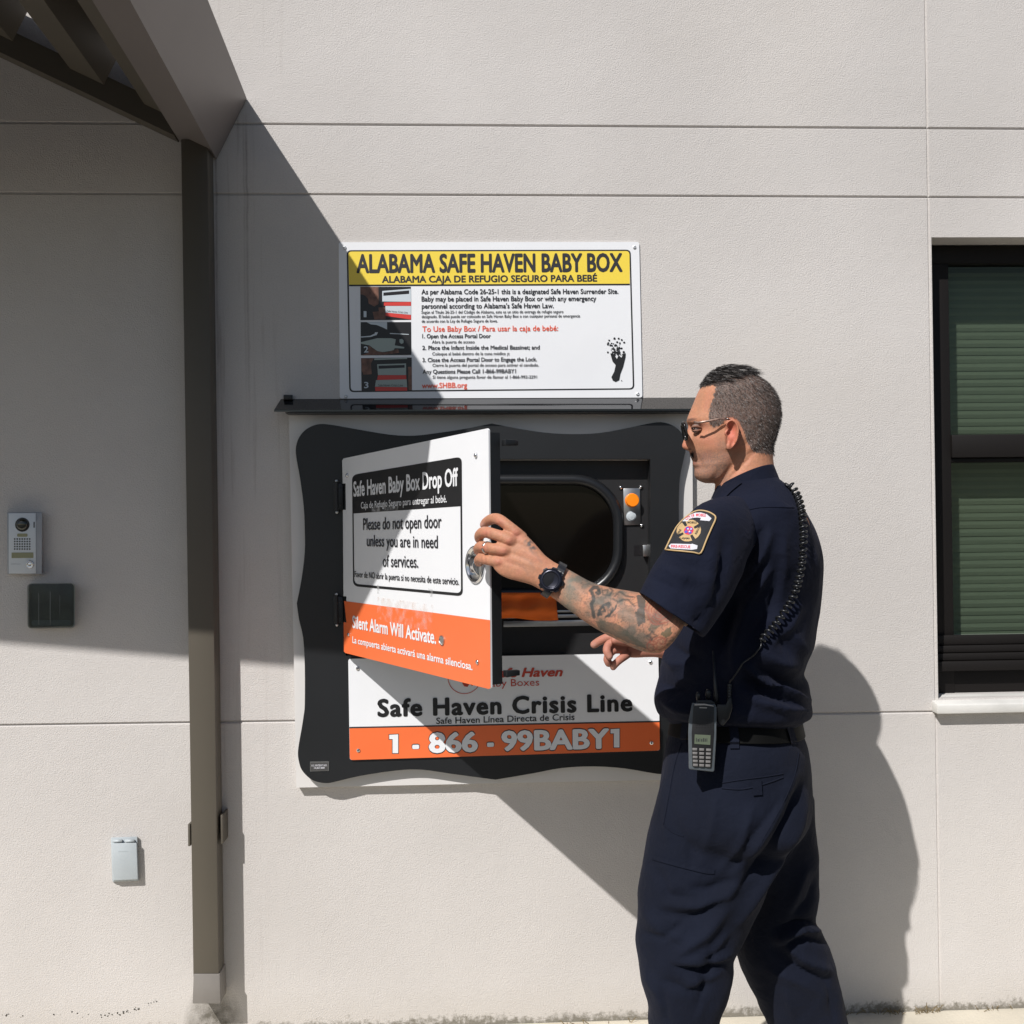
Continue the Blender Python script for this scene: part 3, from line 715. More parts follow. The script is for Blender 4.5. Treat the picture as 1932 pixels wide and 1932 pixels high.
mb = MB(); mb.prism([(586, 1439), (619, 1438.5), (619, 1454), (586, 1454.5)], DF+.0019, DF+.0021); mb.build('dark_face', mat('plate_face', (.06, .058, .057), .5), pp)
say(pp, M['wht'], lambda u, v: P(u, v, DF+.0025), [('U.S. PATENT NO.', (587.5, 1446), (617.5, 1445.5), 3.4, .02), ('10,827,868', (592.5, 1450.5), (612.5, 1450), 3.2, .02)])

# ---- the open door
HB = P(649, 1231, .075); FB = P(925, 1300, .73)
DD = Vector((FB.x-HB.x, FB.y-HB.y, 0)).normalized(); DN = Vector((DD.y, -DD.x, 0))
if DN.dot(Vector(CAM)-HB) < 0: DN = -DN            # faces the printed side
def DP(u, v, k=0.0):
    dr = ray_dir(u, v); o = Vector(CAM); t = (HB+DN*k-o).dot(DN)/dr.dot(DN); return o+dr*t
def df(k): return lambda u, v: DP(u, v)+DN*(.0005*k)
door = empty('door', HB); place(door, bx)
mb = MB(); sheetpoly = [(648, 865), (919, 808.3), (921.5, 811), (926, 1297), (923, 1300), (652, 1232), (649, 1229), (648.5, 1174), (654, 1174.5), (653.5, 1125), (648, 1125), (647, 962), (652.5, 962), (652, 912), (646.5, 912), (645.5, 869)]
fr = [DP(u, v) for u, v in sheetpoly]; mb.extrude(fr, [p-DN*.004 for p in fr]); mb.build('face_sheet', M['white'], door)
mb = MB(); core = [(652, 870), (920, 816), (925, 1292), (655, 1226)]
fr = [DP(u, v)-DN*.0045 for u, v in core]
ext = [DD*0, DD*.004, DD*.004, DD*0]
mb.extrude([p+e for p, e in zip(fr, ext)], [p+e-DN*.024 for p, e in zip(fr, ext)]); mb.build('door_core', M['hdpe'], door)
mb = MB(); mb.sheet([df(1)(u, v) for u, v in ((649.5, 1133.8), (925, 1170), (926, 1297), (923, 1300), (652, 1232), (649.2, 1229), (648.7, 1174), (654, 1174.5))]); mb.build('orange_band', M['orange'], door)
def DZ(x, y): return (523.3+x*.3022, 744.7+y*.3022)
def rnd4(c, r):
    return quad_round([DZ(*p) for p in c], r, 6)
mb = MB(); hb = quad_round([(664.5, 896), (871, 861.5), (870.2, 955), (665.4, 969)], 12, 6)
hb = [p for p in hb]
k7 = 7
hdr = hb[:14]+[(870.2, 955), (665.4, 969)]
mb.sheet([df(1)(u, v) for u, v in hdr])
box_o = quad_round([(664.5, 896), (871.5, 861.5), (873.5, 1125), (666.5, 1106)], 11, 6); box_i = quad_round([(666.6, 899), (868.5, 866), (870.2, 1119.2), (668.8, 1101.5)], 9, 6)
n = len(box_o); f = df(1.4)
mb.add([f(*p) for p in box_o]+[f(*p) for p in box_i], [(i, (i+1) % n, n+(i+1) % n, n+i) for i in range(n)])
mb.build('header_block', M['black'], door)
f = df(3)
say(door, M['white'], f, [('Safe Haven Baby Box Drop Off', (668, 936.5), (865.5, 915.8), 27.5, .030), ('Caja de Refugio Seguro para entregar al bebé.', (682, 959.5), (844, 947.5), 12, .010),
    ('Silent Alarm Will Activate.', (666, 1184), (824, 1214.6), 22.3, .028), ('La compuerta abierta activará una alarma silenciosa.', (666, 1212.5), (892.6, 1264.5), 12, .022)])
say(door, M['ink'], f, [('Please do not open door', (686, 1000), (834, 995.5), 22, .012), ('unless you are in need', (693, 1030.5), (827, 1034), 21, .012), ('of services.', (723, 1069), (790, 1071), 22, .012),
    ('Favor de NO abrir la puerta si no necesita de este servicio.', (670, 1088.6), (867, 1103.7), 11.3, .010)])
def film(name, col, dens):
    m = mat(name, col, .5); t = m.node_tree; b = t.nodes['Principled BSDF']; tc = t.nodes.new('ShaderNodeTexCoord'); n = t.nodes.new('ShaderNodeTexNoise'); n.inputs['Scale'].default_value = 45; n.inputs['Detail'].default_value = 6
    r = t.nodes.new('ShaderNodeMapRange'); r.inputs[1].default_value = .42; r.inputs[2].default_value = .72; r.inputs[4].default_value = dens
    t.links.new(tc.outputs['Object'], n.inputs[0]); t.links.new(n.outputs[0], r.inputs[0]); t.links.new(r.outputs[0], b.inputs['Alpha']); return m
FM = film('old_adhesive', (.80, .66, .58), .38); FG = film('adhesive_grey', (.45, .45, .45), .9)
for q_, m_ in (([(713, 1126), (818, 1141), (816, 1188), (762, 1186), (712, 1166)], FM), ([(712, 1103), (716, 1103.5), (716.5, 1120), (712.5, 1119.5)], FG), ([(809, 1110), (817, 1111), (817.5, 1126), (809.5, 1125)], FG), ([(702, 956), (752, 952), (752, 962), (702, 966)], FG)):
    mb = MB(); mb.sheet([df(2.2)(*p) for p in q_]); mb.build('adhesive_residue', m_, door)
hc = DP(898, 1065); hd = empty('paddle_latch', hc); place(hd, door)
hh = abs(DP(898, 1029).z-hc.z); hw = hh*.92
mb = MB(); mb.lathe(hc+DN*.0005, DN, [(1, 0), (1, .003), (.93, .006), (.84, .004), (.78, -.0002)], 32, 0, DD, hw, hh); mb.build('rim', M['chrome'], hd, smooth=True)
mb = MB(); mb.lathe(hc+DN*.0006, DN, [(.78, .0), (.6, .0015), (.1, .002)], 28, 0, DD, hw, hh); mb.build('dish', M['steel'], hd, smooth=True)
mb = MB()
zr = Vector((0, 0, 1))
mb.rings([[hc+DN*(.003+.010*math.sin(math.pi*i/8))+zr*(hh*(.55-1.1*i/8))+DD*(hw*(.33+.12*math.sin(i*.9))*s) for s in (-1, -.5, 0, .5, 1)]+[hc+DN*.002+zr*(hh*(.55-1.1*i/8))+DD*(hw*.35*s) for s in (1, 0, -1)] for i in range(9)])
mb.build('paddle', M['chrome'], hd, smooth=True)
mb = MB(); mb.lathe(DP(835, 1208)+DN*.0005, DN, [(.0115, 0), (.0115, .003), (.0095, .004), (.0085, .0025), (.001, .0025)], 18, 0, DD); mb.build('key_lock', M['steel'], door)
for u, v in ((656, 897), (899, 859), (659, 1197), (902, 1249)):
    mb = MB(); mb.lathe(DP(u, v)+DN*.0002, DN, [(.0058, 0), (.0052, .0035), (.003, .005), (.001, .0052)], 10, 0, DD); mb.build('screw', M['chrome'], door, smooth=True)
for v, dv in ((834, 0), (1274, 0)):
    a = DP(931 if v < 900 else 934, v)-DN*.028
    mb = MB(); mb.extrude([a+zr*.007+DD*.004, a+zr*.007-DD*.012, a-zr*.007-DD*.012, a-zr*.007+DD*.004], [p-DN*.034 for p in (a+zr*.0055+DD*.003, a+zr*.0055-DD*.010, a-zr*.0055-DD*.010, a-zr*.0055+DD*.003)]); mb.build('latch_peg', M['hdpe'], door, bevel=.001)
for v0, v1 in ((912, 962), (1125, 1174)):
    a = P(630, v0, DF+.001); b = P(650, v1, DF+.001); mb = MB(); mb.box((a.x, -DF-.014, b.z), (b.x-.002, -DF-.0005, a.z)); hg = mb.build('hinge', M['hdpe'], bx, bevel=.002)
    xm = P(636, v0, DF).x
    mb = MB(); mb.tube([(xm, -DF-.012, a.z+.004), (xm, -DF-.012, b.z-.004)], .006, 10); mb.build('hinge_pin', M['hdpe2'], hg)
    for zz_ in (a.z+.006, b.z-.006):
        mb = MB(); mb.ball((xm, -DF-.012, zz_), .0045); mb.build('pin_end', M['zinc'], hg, smooth=True)
    for zz_ in (a.z-.014, b.z+.014):
        for xx in (xm-.004, b.x-.010):
            mb = MB(); mb.lathe((xx, -DF-.0142, zz_), (0, -1, 0), [(.0028, 0), (.0022, .0012)], 8); mb.build('rivet', M['darkmetal'], hg)

# ---- orange cloth hanging inside the opening
mb = MB(); rs = []
for j in range(9):
    row = []
    for i in range(36):
        s = i/35; t = j/8
        u = 870+178*s+(5*t if s > .9 else 0); v = 1118+49*t+2.5*t*math.sin(s*9)+2*s*t
        d = .030+.006*math.sin(t*9+s*3)+.004*math.sin(s*22+t*6)+(.012*t if .35 < t < .8 else .004)
        row.append(P(u, v, d))
    rs.append(row)
mb.rings(rs, False, False); oc_ = mb.build('orange_cloth', M['cloth'], None, smooth=True)
sm_ = oc_.modifiers.new('thick', 'SOLIDIFY'); sm_.thickness = .002
tag(oc_, 'crumpled orange cloth strip hanging inside the open box below the dark opening', 'cloth')

# ================================================================== PERSON
def sring(e1, e2, d, rd, n=24, sq=2.0, dd=0.0):
    """ring whose outline passes through two pixels: e1 upper/left edge, e2 lower/right edge, at depth d, half thickness rd metres"""
    a = P(e1[0], e1[1], d+dd); b = P(e2[0], e2[1], d-dd); c = (a+b)/2; h = (a-b)/2
    out = []
    for k in range(n):
        t = 2*math.pi*k/n; cs, sn = math.cos(t), math.sin(t)
        cs = math.copysign(abs(cs)**(2/sq), cs); sn = math.copysign(abs(sn)**(2/sq), sn)
        out.append(c+h*cs+Vector((0, -1, 0))*rd*sn)
    return out

def limb(rows, steps=5, n=24, sq=2.2, cap=True):
    """rows: u1 v1 u2 v2 d rd [dd]"""
    rows = [list(r)+[0]*(7-len(r)) for r in rows]
    return [sring((r[0], r[1]), (r[2], r[3]), r[4], r[5], n, sq, r[6]) for r in spline(rows, steps)]

def chain(pts, steps=4, n=12):
    """finger: u v radius_px d"""
    sp = spline(pts, steps); ps = [P(r[0], r[1], r[3]) for r in sp]
    rs = [1.13*r[2]*((CAM[1]*-1-r[3])/FPX) for r in sp]
    mbx = MB()
    # rounded ends
    t = (ps[-1]-ps[-2]).normalized(); q = ps[-1]
    for k in (.5, .85, 1.0): ps.append(q+t*rs[len(sp)-1]*k); rs.append(rs[len(sp)-1]*math.sqrt(max(.02, 1-k*k)))
    mbx.tube(ps, rs, n); return mbx

def merge(dst, src):
    b = len(dst.v); dst.v += src.v; dst.f += [tuple(i+b for i in f) for f in src.f]; dst.m += src.m

def remesh(mbx, voxel, smooth=2, fac=.5):
    me = bpy.data.meshes.new('tmp'); me.from_pydata(mbx.v, [], mbx.f)
    bm = bmesh.new(); bm.from_mesh(me); bmesh.ops.recalc_face_normals(bm, faces=bm.faces); bm.to_mesh(me); bm.free()
    o = bpy.data.objects.new('tmp', me); COL.objects.link(o)
    m = o.modifiers.new('r', 'REMESH'); m.mode = 'VOXEL'; m.voxel_size = voxel
    if smooth:
        m2 = o.modifiers.new('s', 'SMOOTH'); m2.iterations = smooth; m2.factor = fac
    bpy.context.view_layer.update()
    out = bpy.data.meshes.new_from_object(o.evaluated_get(bpy.context.evaluated_depsgraph_get()))
    bpy.data.objects.remove(o); bpy.data.meshes.remove(me)
    return out

def getv(me):
    a = np.empty(len(me.vertices)*3); me.vertices.foreach_get('co', a); nn = np.empty_like(a); me.vertex_normals.foreach_get('vector', nn)
    return a.reshape(-1, 3), nn.reshape(-1, 3)
def setv(me, a): me.vertices.foreach_set('co', a.ravel()); me.update()

def facing(co, no):
    v = CAM-co; v /= np.linalg.norm(v, axis=1)[:, None]; return np.clip((v*no).sum(1)*1.6+.15, 0, 1)

def bumps(me, items):
    """items: (u, v, su, sv, metres[, degrees]) gaussian swellings or dents on the side towards the street"""
    co, no = getv(me); u, v, z = PX(co); fc = facing(co, no); off = np.zeros(len(co))
    for it in items:
        a, b, su, sv, am = it[:5]; an = R(it[5]) if len(it) > 5 else 0
        du, dv = u-a, v-b; x = du*math.cos(an)+dv*math.sin(an); y = -du*math.sin(an)+dv*math.cos(an)
        off += am*np.exp(-(x/su)**2/2-(y/sv)**2/2)*fc
    setv(me, co+no*off[:, None])

def seg_dist(u, v, pl):
    """distance in pixels to a polyline, and how far along it (0..1)"""
    best = np.full(len(u), 1e9); al = np.zeros(len(u)); n = len(pl)-1
    for i in range(n):
        ax, ay = pl[i]; bx_, by_ = pl[i+1]; dx, dy = bx_-ax, by_-ay; L2 = dx*dx+dy*dy+1e-9
        t = np.clip(((u-ax)*dx+(v-ay)*dy)/L2, 0, 1); dist = np.hypot(u-ax-t*dx, v-ay-t*dy)
        k = dist < best; best[k] = dist[k]; al[k] = (i+t[k])/n
    return best, al

def folds(me, items, wr=0.0, wscale=9.0, seed=0.0, gain=1.85):
    """items: (polyline, width_px, metres): ridges (+) and creases (-) of the cloth"""
    co, no = getv(me); u, v, z = PX(co); fc = facing(co, no); off = np.zeros(len(co))
    for pl, wd, am in items:
        dist, al = seg_dist(u, v, pl); off += gain*am*np.exp(-(dist/wd)**1.45)*(np.sin(np.pi*np.clip(al*.9+.05, 0, 1))**.5)*fc
    if wr:
        off += wr*np.array([mnoise.noise(Vector((p[0]*wscale+seed, p[1]*wscale, p[2]*wscale*.7)))+.5*mnoise.noise(Vector((p[0]*wscale*2.3, p[1]*wscale*2.3+seed, p[2]*wscale*2))) for p in co])
    setv(me, co+no*off[:, None])

def link(name, me, m, parent, smooth=True):
    me.materials.clear(); me.materials.append(m); me.polygons.foreach_set('use_smooth', [smooth]*len(me.polygons)); me.update()
    o = bpy.data.objects.new(name, me); COL.objects.link(o); place(o, parent); return o

def bvh(me): return BVHTree.FromPolygons([v.co[:] for v in me.vertices], [tuple(p.vertices) for p in me.polygons])
def hit(tree, u, v, off=0.0, guess=.8):
    d = ray_dir(u, v); r = tree.ray_cast(Vector(CAM), d)
    if r[0] is None: return P(u, v, guess)
    nn = r[1] if r[1].dot(d) < 0 else -r[1]
    return r[0]+(nn*.6-d*.4)*off

man = empty('person', P(1330, 2225, .72)); man.location.z = 0
tag(man, 'man in navy uniform and glasses holding the white door open with his tattooed left arm', 'person')

# ---- head, in rows of pixels: v, front, back, half width
HD = .65
HROWS = [(699, 1360, 1398, .022), (704, 1346, 1412, .040), (712, 1336, 1427, .054), (724, 1327, 1443, .066), (740, 1318, 1456, .0725), (757, 1311, 1464, .0755),
         (772, 1305, 1468, .077), (784, 1300, 1469, .077), (793, 1298, 1468, .0765), (800, 1299.5, 1467, .0755), (807, 1304, 1465, .0745), (815, 1305.5, 1463, .0735),
         (825, 1304, 1460, .0725), (836, 1302.5, 1457, .0705), (848, 1302.5, 1452, .068), (857, 1303.5, 1446, .0635), (864, 1306, 1438, .0605), (870, 1308.5, 1428, .0575),
         (877, 1309, 1416, .0545), (884, 1311.5, 1405, .0505), (892, 1311, 1394, .0455), (899, 1312.5, 1384, .040), (906, 1319, 1370, .032), (911, 1331, 1356, .018)]
al_ = R(9); FA = Vector((-math.cos(al_), math.sin(al_), 0)); SA = Vector((-math.sin(al_), -math.cos(al_), 0))
rows = spline(HROWS, 3); rs = []
for v, uf, ub, hw in rows:
    zz_ = P(1385, v, HD).z
    a = P(uf, v, HD); b = P(ub, v, HD); L = (b-a).length/2/math.cos(al_)*.995; c = (a+b)/2; c.z = zz_
    ring = []
    for k in range(40):
        t = 2*math.pi*k/40; cs, sn = math.cos(t), math.sin(t)
        face = 1-.16*max(0, cs)*max(0, min(1, (v-740)/40)); e = 2/2.35
        ring.append(c+FA*(L*math.copysign(abs(cs)**e, cs))+SA*(hw*face*math.copysign(abs(sn)**e, sn)))
    rs.append(ring)
hm = MB(); hm.rings(rs)
# nose
def nrow(v, uf, ub, hw):
    a = P(uf, v, HD); b = P(ub, v, HD); c = b; L = (a-b).length
    return [c+FA*(L*math.cos(t)**.8 if abs(t) < math.pi/2 else 0)+SA*(hw*math.sin(t)) if abs(t) <= math.pi/2 else c+SA*(hw*math.sin(t)) for t in [math.pi*(-.499+.998*k/10) for k in range(11)]]
hm.rings([nrow(v, f, b, h) for v, f, b, h in spline([(795, 1300, 1316, .007), (803, 1298.5, 1316, .0075), (812, 1297, 1316, .009), (822, 1293.5, 1318, .011), (832, 1289.5, 1318, .0145), (839, 1287.3, 1318, .0165), (844, 1288, 1316, .017), (848, 1293, 1314, .015), (851.5, 1301, 1312, .010)], 2)])
# lips and chin
for (v0, v1, uf, ub, hw) in ((862, 869, 1306.5, 1330, .021), (870, 878, 1307.5, 1330, .020), (888, 903, 1310.5, 1332, .017)):
    hm.rings([nrow(v0+(v1-v0)*k/6, uf+(1-math.sin(math.pi*k/6))*3, ub, hw*(.6+.4*math.sin(math.pi*k/6))) for k in range(7)])
# ear on the near side
def earpt(x, y, k=0): return (1257.8+x*.13021, 674.2+y*.13021)
ED = HD+.0745
e_out = [(862, 985), (880, 935), (930, 907), (985, 925), (1025, 985), (1040, 1060), (1030, 1150), (1000, 1230), (950, 1300), (900, 1340), (872, 1325), (866, 1260), (858, 1180), (855, 1080)]
em = MB()
eo = [earpt(*p) for p in e_out]
em.extrude([P(u+2.5, v, ED+.020+.004*math.sin(i)) for i, (u, v) in enumerate(eo)], [P(u-2, v, ED-.012) for u, v in eo]); merge(hm, em)
em = MB(); em.tube([P(*earpt(*p), ED+.0225) for p in [(868, 1000), (885, 940), (935, 915), (985, 932), (1022, 990), (1034, 1065), (1024, 1150), (995, 1225)]], [.0026, .003, .0036, .0038, .0036, .0034, .003, .002], 8); merge(hm, em)
em = MB(); em.ball(P(*earpt(905, 1290), ED+.018), .0075, 10, 8, 0, (1, .8, 1.2)); merge(hm, em)
em = MB(); em.ball(P(*earpt(866, 1095), ED+.015), .0055, 10, 8, 0, (1, 1, 1.3)); merge(hm, em)
# neck and the start of the shoulders
hm.rings(limb([(1378, 832, 1452, 822, HD, .058), (1366, 858, 1455, 848, HD, .064), (1358, 884, 1456, 868, HD, .066), (1352, 908, 1460, 888, HD+.002, .067), (1349, 932, 1470, 912, HD+.005, .070), (1345, 958, 1486, 940, HD+.01, .090)], 4, 30))
# hidden trunk and legs keep the body in one piece
hm.rings(limb([(1355, 935, 1480, 925, HD, .07), (1345, 980, 1515, 980, 0.660, .14), (1335, 1060, 1530, 1060, 0.595, .14), (1310, 1180, 1510, 1180, 0.595, .12), (1290, 1330, 1490, 1330, 0.595, .11), (1280, 1440, 1500, 1440, 0.595, .12), (1275, 1540, 1490, 1540, 0.595, .10)], 3, 24))
hm.rings(limb([(1270, 1500, 1400, 1540, 0.665, .06), (1250, 1650, 1375, 1660, 0.685, .06), (1245, 1830, 1335, 1830, 0.690, .05), (1255, 2000, 1325, 2000, 0.690, .045), (1265, 2180, 1315, 2180, 0.690, .035)], 3, 16))
hm.rings(limb([(1420, 1500, 1490, 1540, 0.555, .045), (1450, 1650, 1512, 1660, 0.530, .04), (1450, 1735, 1510, 1735, 0.520, .038), (1462, 1810, 1530, 1810, 0.515, .036), (1505, 1960, 1570, 1960, 0.495, .035), (1550, 2130, 1600, 2130, 0.485, .032)], 3, 16))
# left arm: upper arm, elbow, forearm
hm.rings(limb([(1400, 955, 1450, 1015, .72, .05), (1335, 985, 1400, 1050, .84, .055), (1288, 1075, 1350, 1118, .92, .046), (1264, 1122, 1316, 1158, .945, .044), (1250, 1150, 1292, 1182, .955, .038)], 5, 24))
hm.rings(limb([(1043, 1059, 1012, 1108, .86, .0215), (1074, 1075, 1040, 1126, .872, .026), (1116, 1098, 1072, 1150, .888, .034), (1155, 1109, 1105, 1174, .905, .040), (1190, 1115, 1138, 1194, .92, .044), (1226, 1122, 1174, 1212, .935, .047), (1258, 1130, 1212, 1229, .948, .046), (1288, 1136, 1244, 1231, .955, .044), (1304, 1134, 1268, 1208, .955, .038), (1308, 1124, 1280, 1178, .948, .032)], 5, 28))
# left hand
hm.rings(limb([(1045, 1060, 1015, 1110, .86, .022), (1029, 1048, 1001, 1103, .857, .021), (1014, 1031, 980, 1097, .853, .020), (1000, 1016, 960, 1092, .848, .0185), (987, 1004, 943, 1084, .843, .0165), (977, 998, 932, 1073, .838, .013), (970, 1000, 930, 1064, .832, .008)], 4, 26, 2.5))
for ch in ([(988, 1016, 9.5, .838), (974, 1005, 10, .842), (956, 990, 9.4, .838), (941, 980, 9.6, .824), (929, 979, 9.2, .795), (918, 985, 8.5, .762), (913, 990, 7.2, .748)],
           [(978, 1030, 10, .842), (961, 1018, 10.6, .848), (936, 1009, 9.8, .838), (915, 1004, 9.8, .815), (906, 1009, 9.3, .785), (904, 1015, 8.3, .758), (905, 1019, 7, .748)],
           [(970, 1046, 10, .842), (952, 1038, 10.4, .848), (928, 1035, 9.4, .838), (910, 1031, 9.3, .812), (903, 1034, 8.8, .782), (902, 1039, 7.8, .758), (904, 1042, 6.5, .748)],
           [(960, 1064, 9.5, .838), (942, 1060, 9.8, .842), (922, 1057, 8.8, .828), (908, 1054, 8.6, .802), (903, 1057, 8, .775), (903, 1061, 7.2, .755), (905, 1063, 6, .746)],
           [(1000, 1072, 13, .832), (984, 1066, 12, .80), (968, 1058, 10.5, .765), (954, 1052, 9.6, .728), (945, 1048, 8.6, .704)]):
    merge(hm, chain(ch))
# right arm (behind the trunk) and the hand below the left forearm
hm.rings(limb([(1440, 960, 1490, 1010, .56, .05), (1450, 1030, 1515, 1050, .45, .05), (1420, 1120, 1490, 1150, .40, .046), (1380, 1170, 1435, 1225, .39, .044), (1330, 1182, 1345, 1250, .40, .04), (1280, 1194, 1282, 1246, .445, .032), (1236, 1204, 1236, 1240, .46, .022)], 4, 20))
hm.rings(limb([(1240, 1204, 1240, 1240, .46, .021), (1222, 1202, 1222, 1240, .462, .018), (1204, 1201, 1200, 1241, .464, .016), (1188, 1202, 1182, 1240, .466, .015), (1176, 1204, 1170, 1236, .468, .012)], 3, 20))
for ch in ([(1190, 1208, 8, .462), (1170, 1205, 7.6, .455), (1150, 1202, 7.4, .448), (1134, 1208, 7.4, .440), (1121, 1216, 6.8, .432)],
           [(1182, 1214, 8, .475), (1163, 1211, 7.8, .484), (1149, 1216, 7.4, .494), (1145, 1228, 7.2, .505), (1150, 1238, 6.3, .508)],
           [(1180, 1224, 8, .475), (1164, 1224, 7.6, .482), (1152, 1231, 7.2, .490), (1146, 1243, 7, .492), (1148, 1252, 6, .488)],
           [(1184, 1234, 7.5, .474), (1176, 1240, 7, .484), (1168, 1246, 6.8, .490), (1160, 1254, 6.4, .487), (1157, 1259, 5.6, .482)],
           [(1205, 1214, 9, .478), (1190, 1211, 8.5, .492), (1174, 1210, 7.6, .502), (1160, 1208, 6.8, .508)]):
    merge(hm, chain(ch))
bme = remesh(hm, .0023, 3, .5)
bumps(bme, [
    (1315, 809, 9, 6, -.0065), (1300, 794, 10, 3.5, .0030), (1326, 829, 14, 9, .0030), (1337, 862, 16, 16, -.0025), (1342, 775, 15, 14, -.0020),
    (1364, 868, 12, 9, .0018), (1308, 853, 2.5, 7, -.0012, 25), (1319, 868, 2.5, 11, -.0018, -22), (1310, 883, 6, 2.2, -.0020),
    (1322, 896, 8, 7, .0020), (1297, 844, 3.5, 2.5, -.0015), (1303, 841, 2, 5, -.0022, 15),
    (1379, 810, 5.0, 8, -.0115), (1374.5, 819, 2.5, 3.5, -.006), (1384, 832, 3, 9, -.0035, 20),
    (1400, 850, 6, 30, -.0035, 38), (1378, 893, 4, 34, .0045, 38), (1365, 903, 3.5, 26, -.0045, 38), (1392, 886, 2.5, 26, -.0025, 45), (1350, 900, 5, 14, -.003, 30),
    # knuckles, tendons, wrist
    (973, 1005, 6, 5, .0022), (960, 1021, 6, 5, .0024), (951, 1040, 6, 5, .0022), (942, 1060, 5.5, 5, .0020),
    (985, 1029, 14, 3, -.0016, 25), (975, 1048, 14, 3, -.0014, 20), (968, 1064, 12, 3, -.0012, 18), (1012, 1052, 16, 3, .0012, 28), (1000, 1066, 18, 3, .0010, 22),
    (1030, 1096, 6, 6, .003), (1010, 1040, 10, 5, -.0012), (941, 984, 4, 3, .001), (916, 1005, 4, 3, .001), (910, 1033, 4, 3, .001),
    (1225, 1160, 36, 7, .0025, 22), (1180, 1150, 40, 6, -.0018, 24), (1120, 1130, 34, 5, .0018, 30), (1262, 1195, 12, 10, .003)])

# ---- pigment of the skin
co, no = getv(bme); u, v, z = PX(co); N = len(co); near = facing(co, no) > .12
def nzf(sc, seed=0.0, idx=None):
    out = np.zeros(N); ii = range(N) if idx is None else idx
    for i in ii:
        p = co[i]; out[i] = mnoise.noise(Vector((p[0]*sc+seed, p[1]*sc-seed, p[2]*sc)))
    return out
def g(a, b, su, sv, an=0):
    an = R(an); du, dv = u-a, v-b; x = du*math.cos(an)+dv*math.sin(an); y = -du*math.sin(an)+dv*math.cos(an)
    return np.exp(-(x/su)**2/2-(y/sv)**2/2)
base = np.array([.49, .226, .132]); col = np.tile(base, (N, 1))
def tint(c, w):
    global col
    w = np.clip(w, 0, 1)[:, None]; col = col*(1-w)+np.array(c)*w
headm = (v < 960) & (u > 1280) & (u < 1500) & (co[:, 1] < -.45); armm = (v > 955) & (u < 1330) & (v < 1275)
idx_h = np.where(headm)[0]; idx_a = np.where(armm)[0]
n1 = nzf(45, 3, idx_h)+nzf(60, 9, idx_a); n2 = nzf(230, 4, idx_h)+nzf(200, 6, idx_a); col *= (1+.16*n2)[:, None]; rg = np.random.default_rng(4).normal(0, 1, N); col *= (1+.045*rg)[:, None]
tint((.52, .22, .15), .5*np.clip(n1*1.5, 0, 1)); tint((.42, .22, .14), .5*np.clip(-n1*1.5, 0, 1))
# face: ears and nose redder, beard shadow, lids, lips
ear = g(1381, 820, 9, 22)*(co[:, 1] < -(HD+.066)); tint((.55, .13, .09), ear*.75)
tint((.55, .20, .13), g(1291, 840, 5, 7)*.6+g(1330, 830, 14, 9)*.35)
nh = nzf(420, 1, idx_h)
beard = np.clip((v-842+(1372-u)*-.05)/14, 0, 1)*np.clip((916-v)/8, 0, 1)*np.clip((1384-u)/14, 0, 1)*headm
beard = np.maximum(beard, np.clip((v-815)/25, 0, 1)*np.clip((u-1346)/12, 0, 1)*np.clip((1374-u)/6, 0, 1)*np.clip((880-v)/10, 0, 1)*headm*.8)
tint((.15, .115, .10), beard*(.50+.45*nh))
tint((.11, .075, .06), np.clip((g(1305.5, 858, 3.6, 6, 35)-.4)*2.5, 0, 1)*headm*.8)                   # moustache
tint((.08, .05, .04), np.clip((g(1304, 791.5, 9, 2.6, -8)-.35)*2, 0, 1)*.8)      # brow
tint((.40, .15, .12), np.clip((g(1310, 874, 4, 2.5)-.4)*2, 0, 1)*.5); tint((.22, .09, .07), np.clip((g(1312, 869.5, 6, 1.2)-.4)*2, 0, 1)*.6)
tint((.16, .07, .05), np.clip((g(1301.5, 847.5, 4, 1.9)-.4)*2, 0, 1)*.9)           # nostril
tint((.25, .12, .08), np.clip((g(1312, 806, 7, 4)-.35)*1.5, 0, 1)*.55)  # skin darkened over the eye socket
# scalp under the cropped hair
HL = [(1320, 733), (1331, 730), (1345, 727), (1352, 730), (1346, 748), (1340, 768), (1336.5, 786), (1340, 800), (1346, 806), (1356, 804), (1364, 798), (1371, 789), (1381, 786), (1394, 795), (1401, 808), (1406, 822), (1411, 838), (1421, 851), (1434, 856), (1462, 858)]
hlu = np.array([p[0] for p in HL]); hlv = np.array([p[1] for p in HL])
def inpoly(uu, vv, poly):
    c = np.zeros(len(uu), bool); j = len(poly)-1
    for i in range(len(poly)):
        xi, yi = poly[i]; xj, yj = poly[j]
        k = ((yi > vv) != (yj > vv)) & (uu < (xj-xi)*(vv-yi)/((yj-yi) if yj != yi else 1e-9)+xi); c ^= k; j = i
    return c
HPOLY = HL+[(1500, 858), (1500, 660), (1310, 660), (1312, 728)]
hairm = inpoly(u+3*nh, v+3*nh, HPOLY) & headm & ~((ear > .35) & (u < 1395))
crown = np.clip((733-.31*(u-1323)-v)/9+.45+1.1*nh, 0, 1); tint((.095, .078, .070), hairm*.84); tint((.018, .015, .014), hairm*crown*.9)
tint((.30, .27, .25), hairm*np.clip(nh*2.2, 0, 1)*.35*(1-crown)); tint((.03, .025, .022), hairm*np.clip(-nh*2.2, 0, 1)*.5)
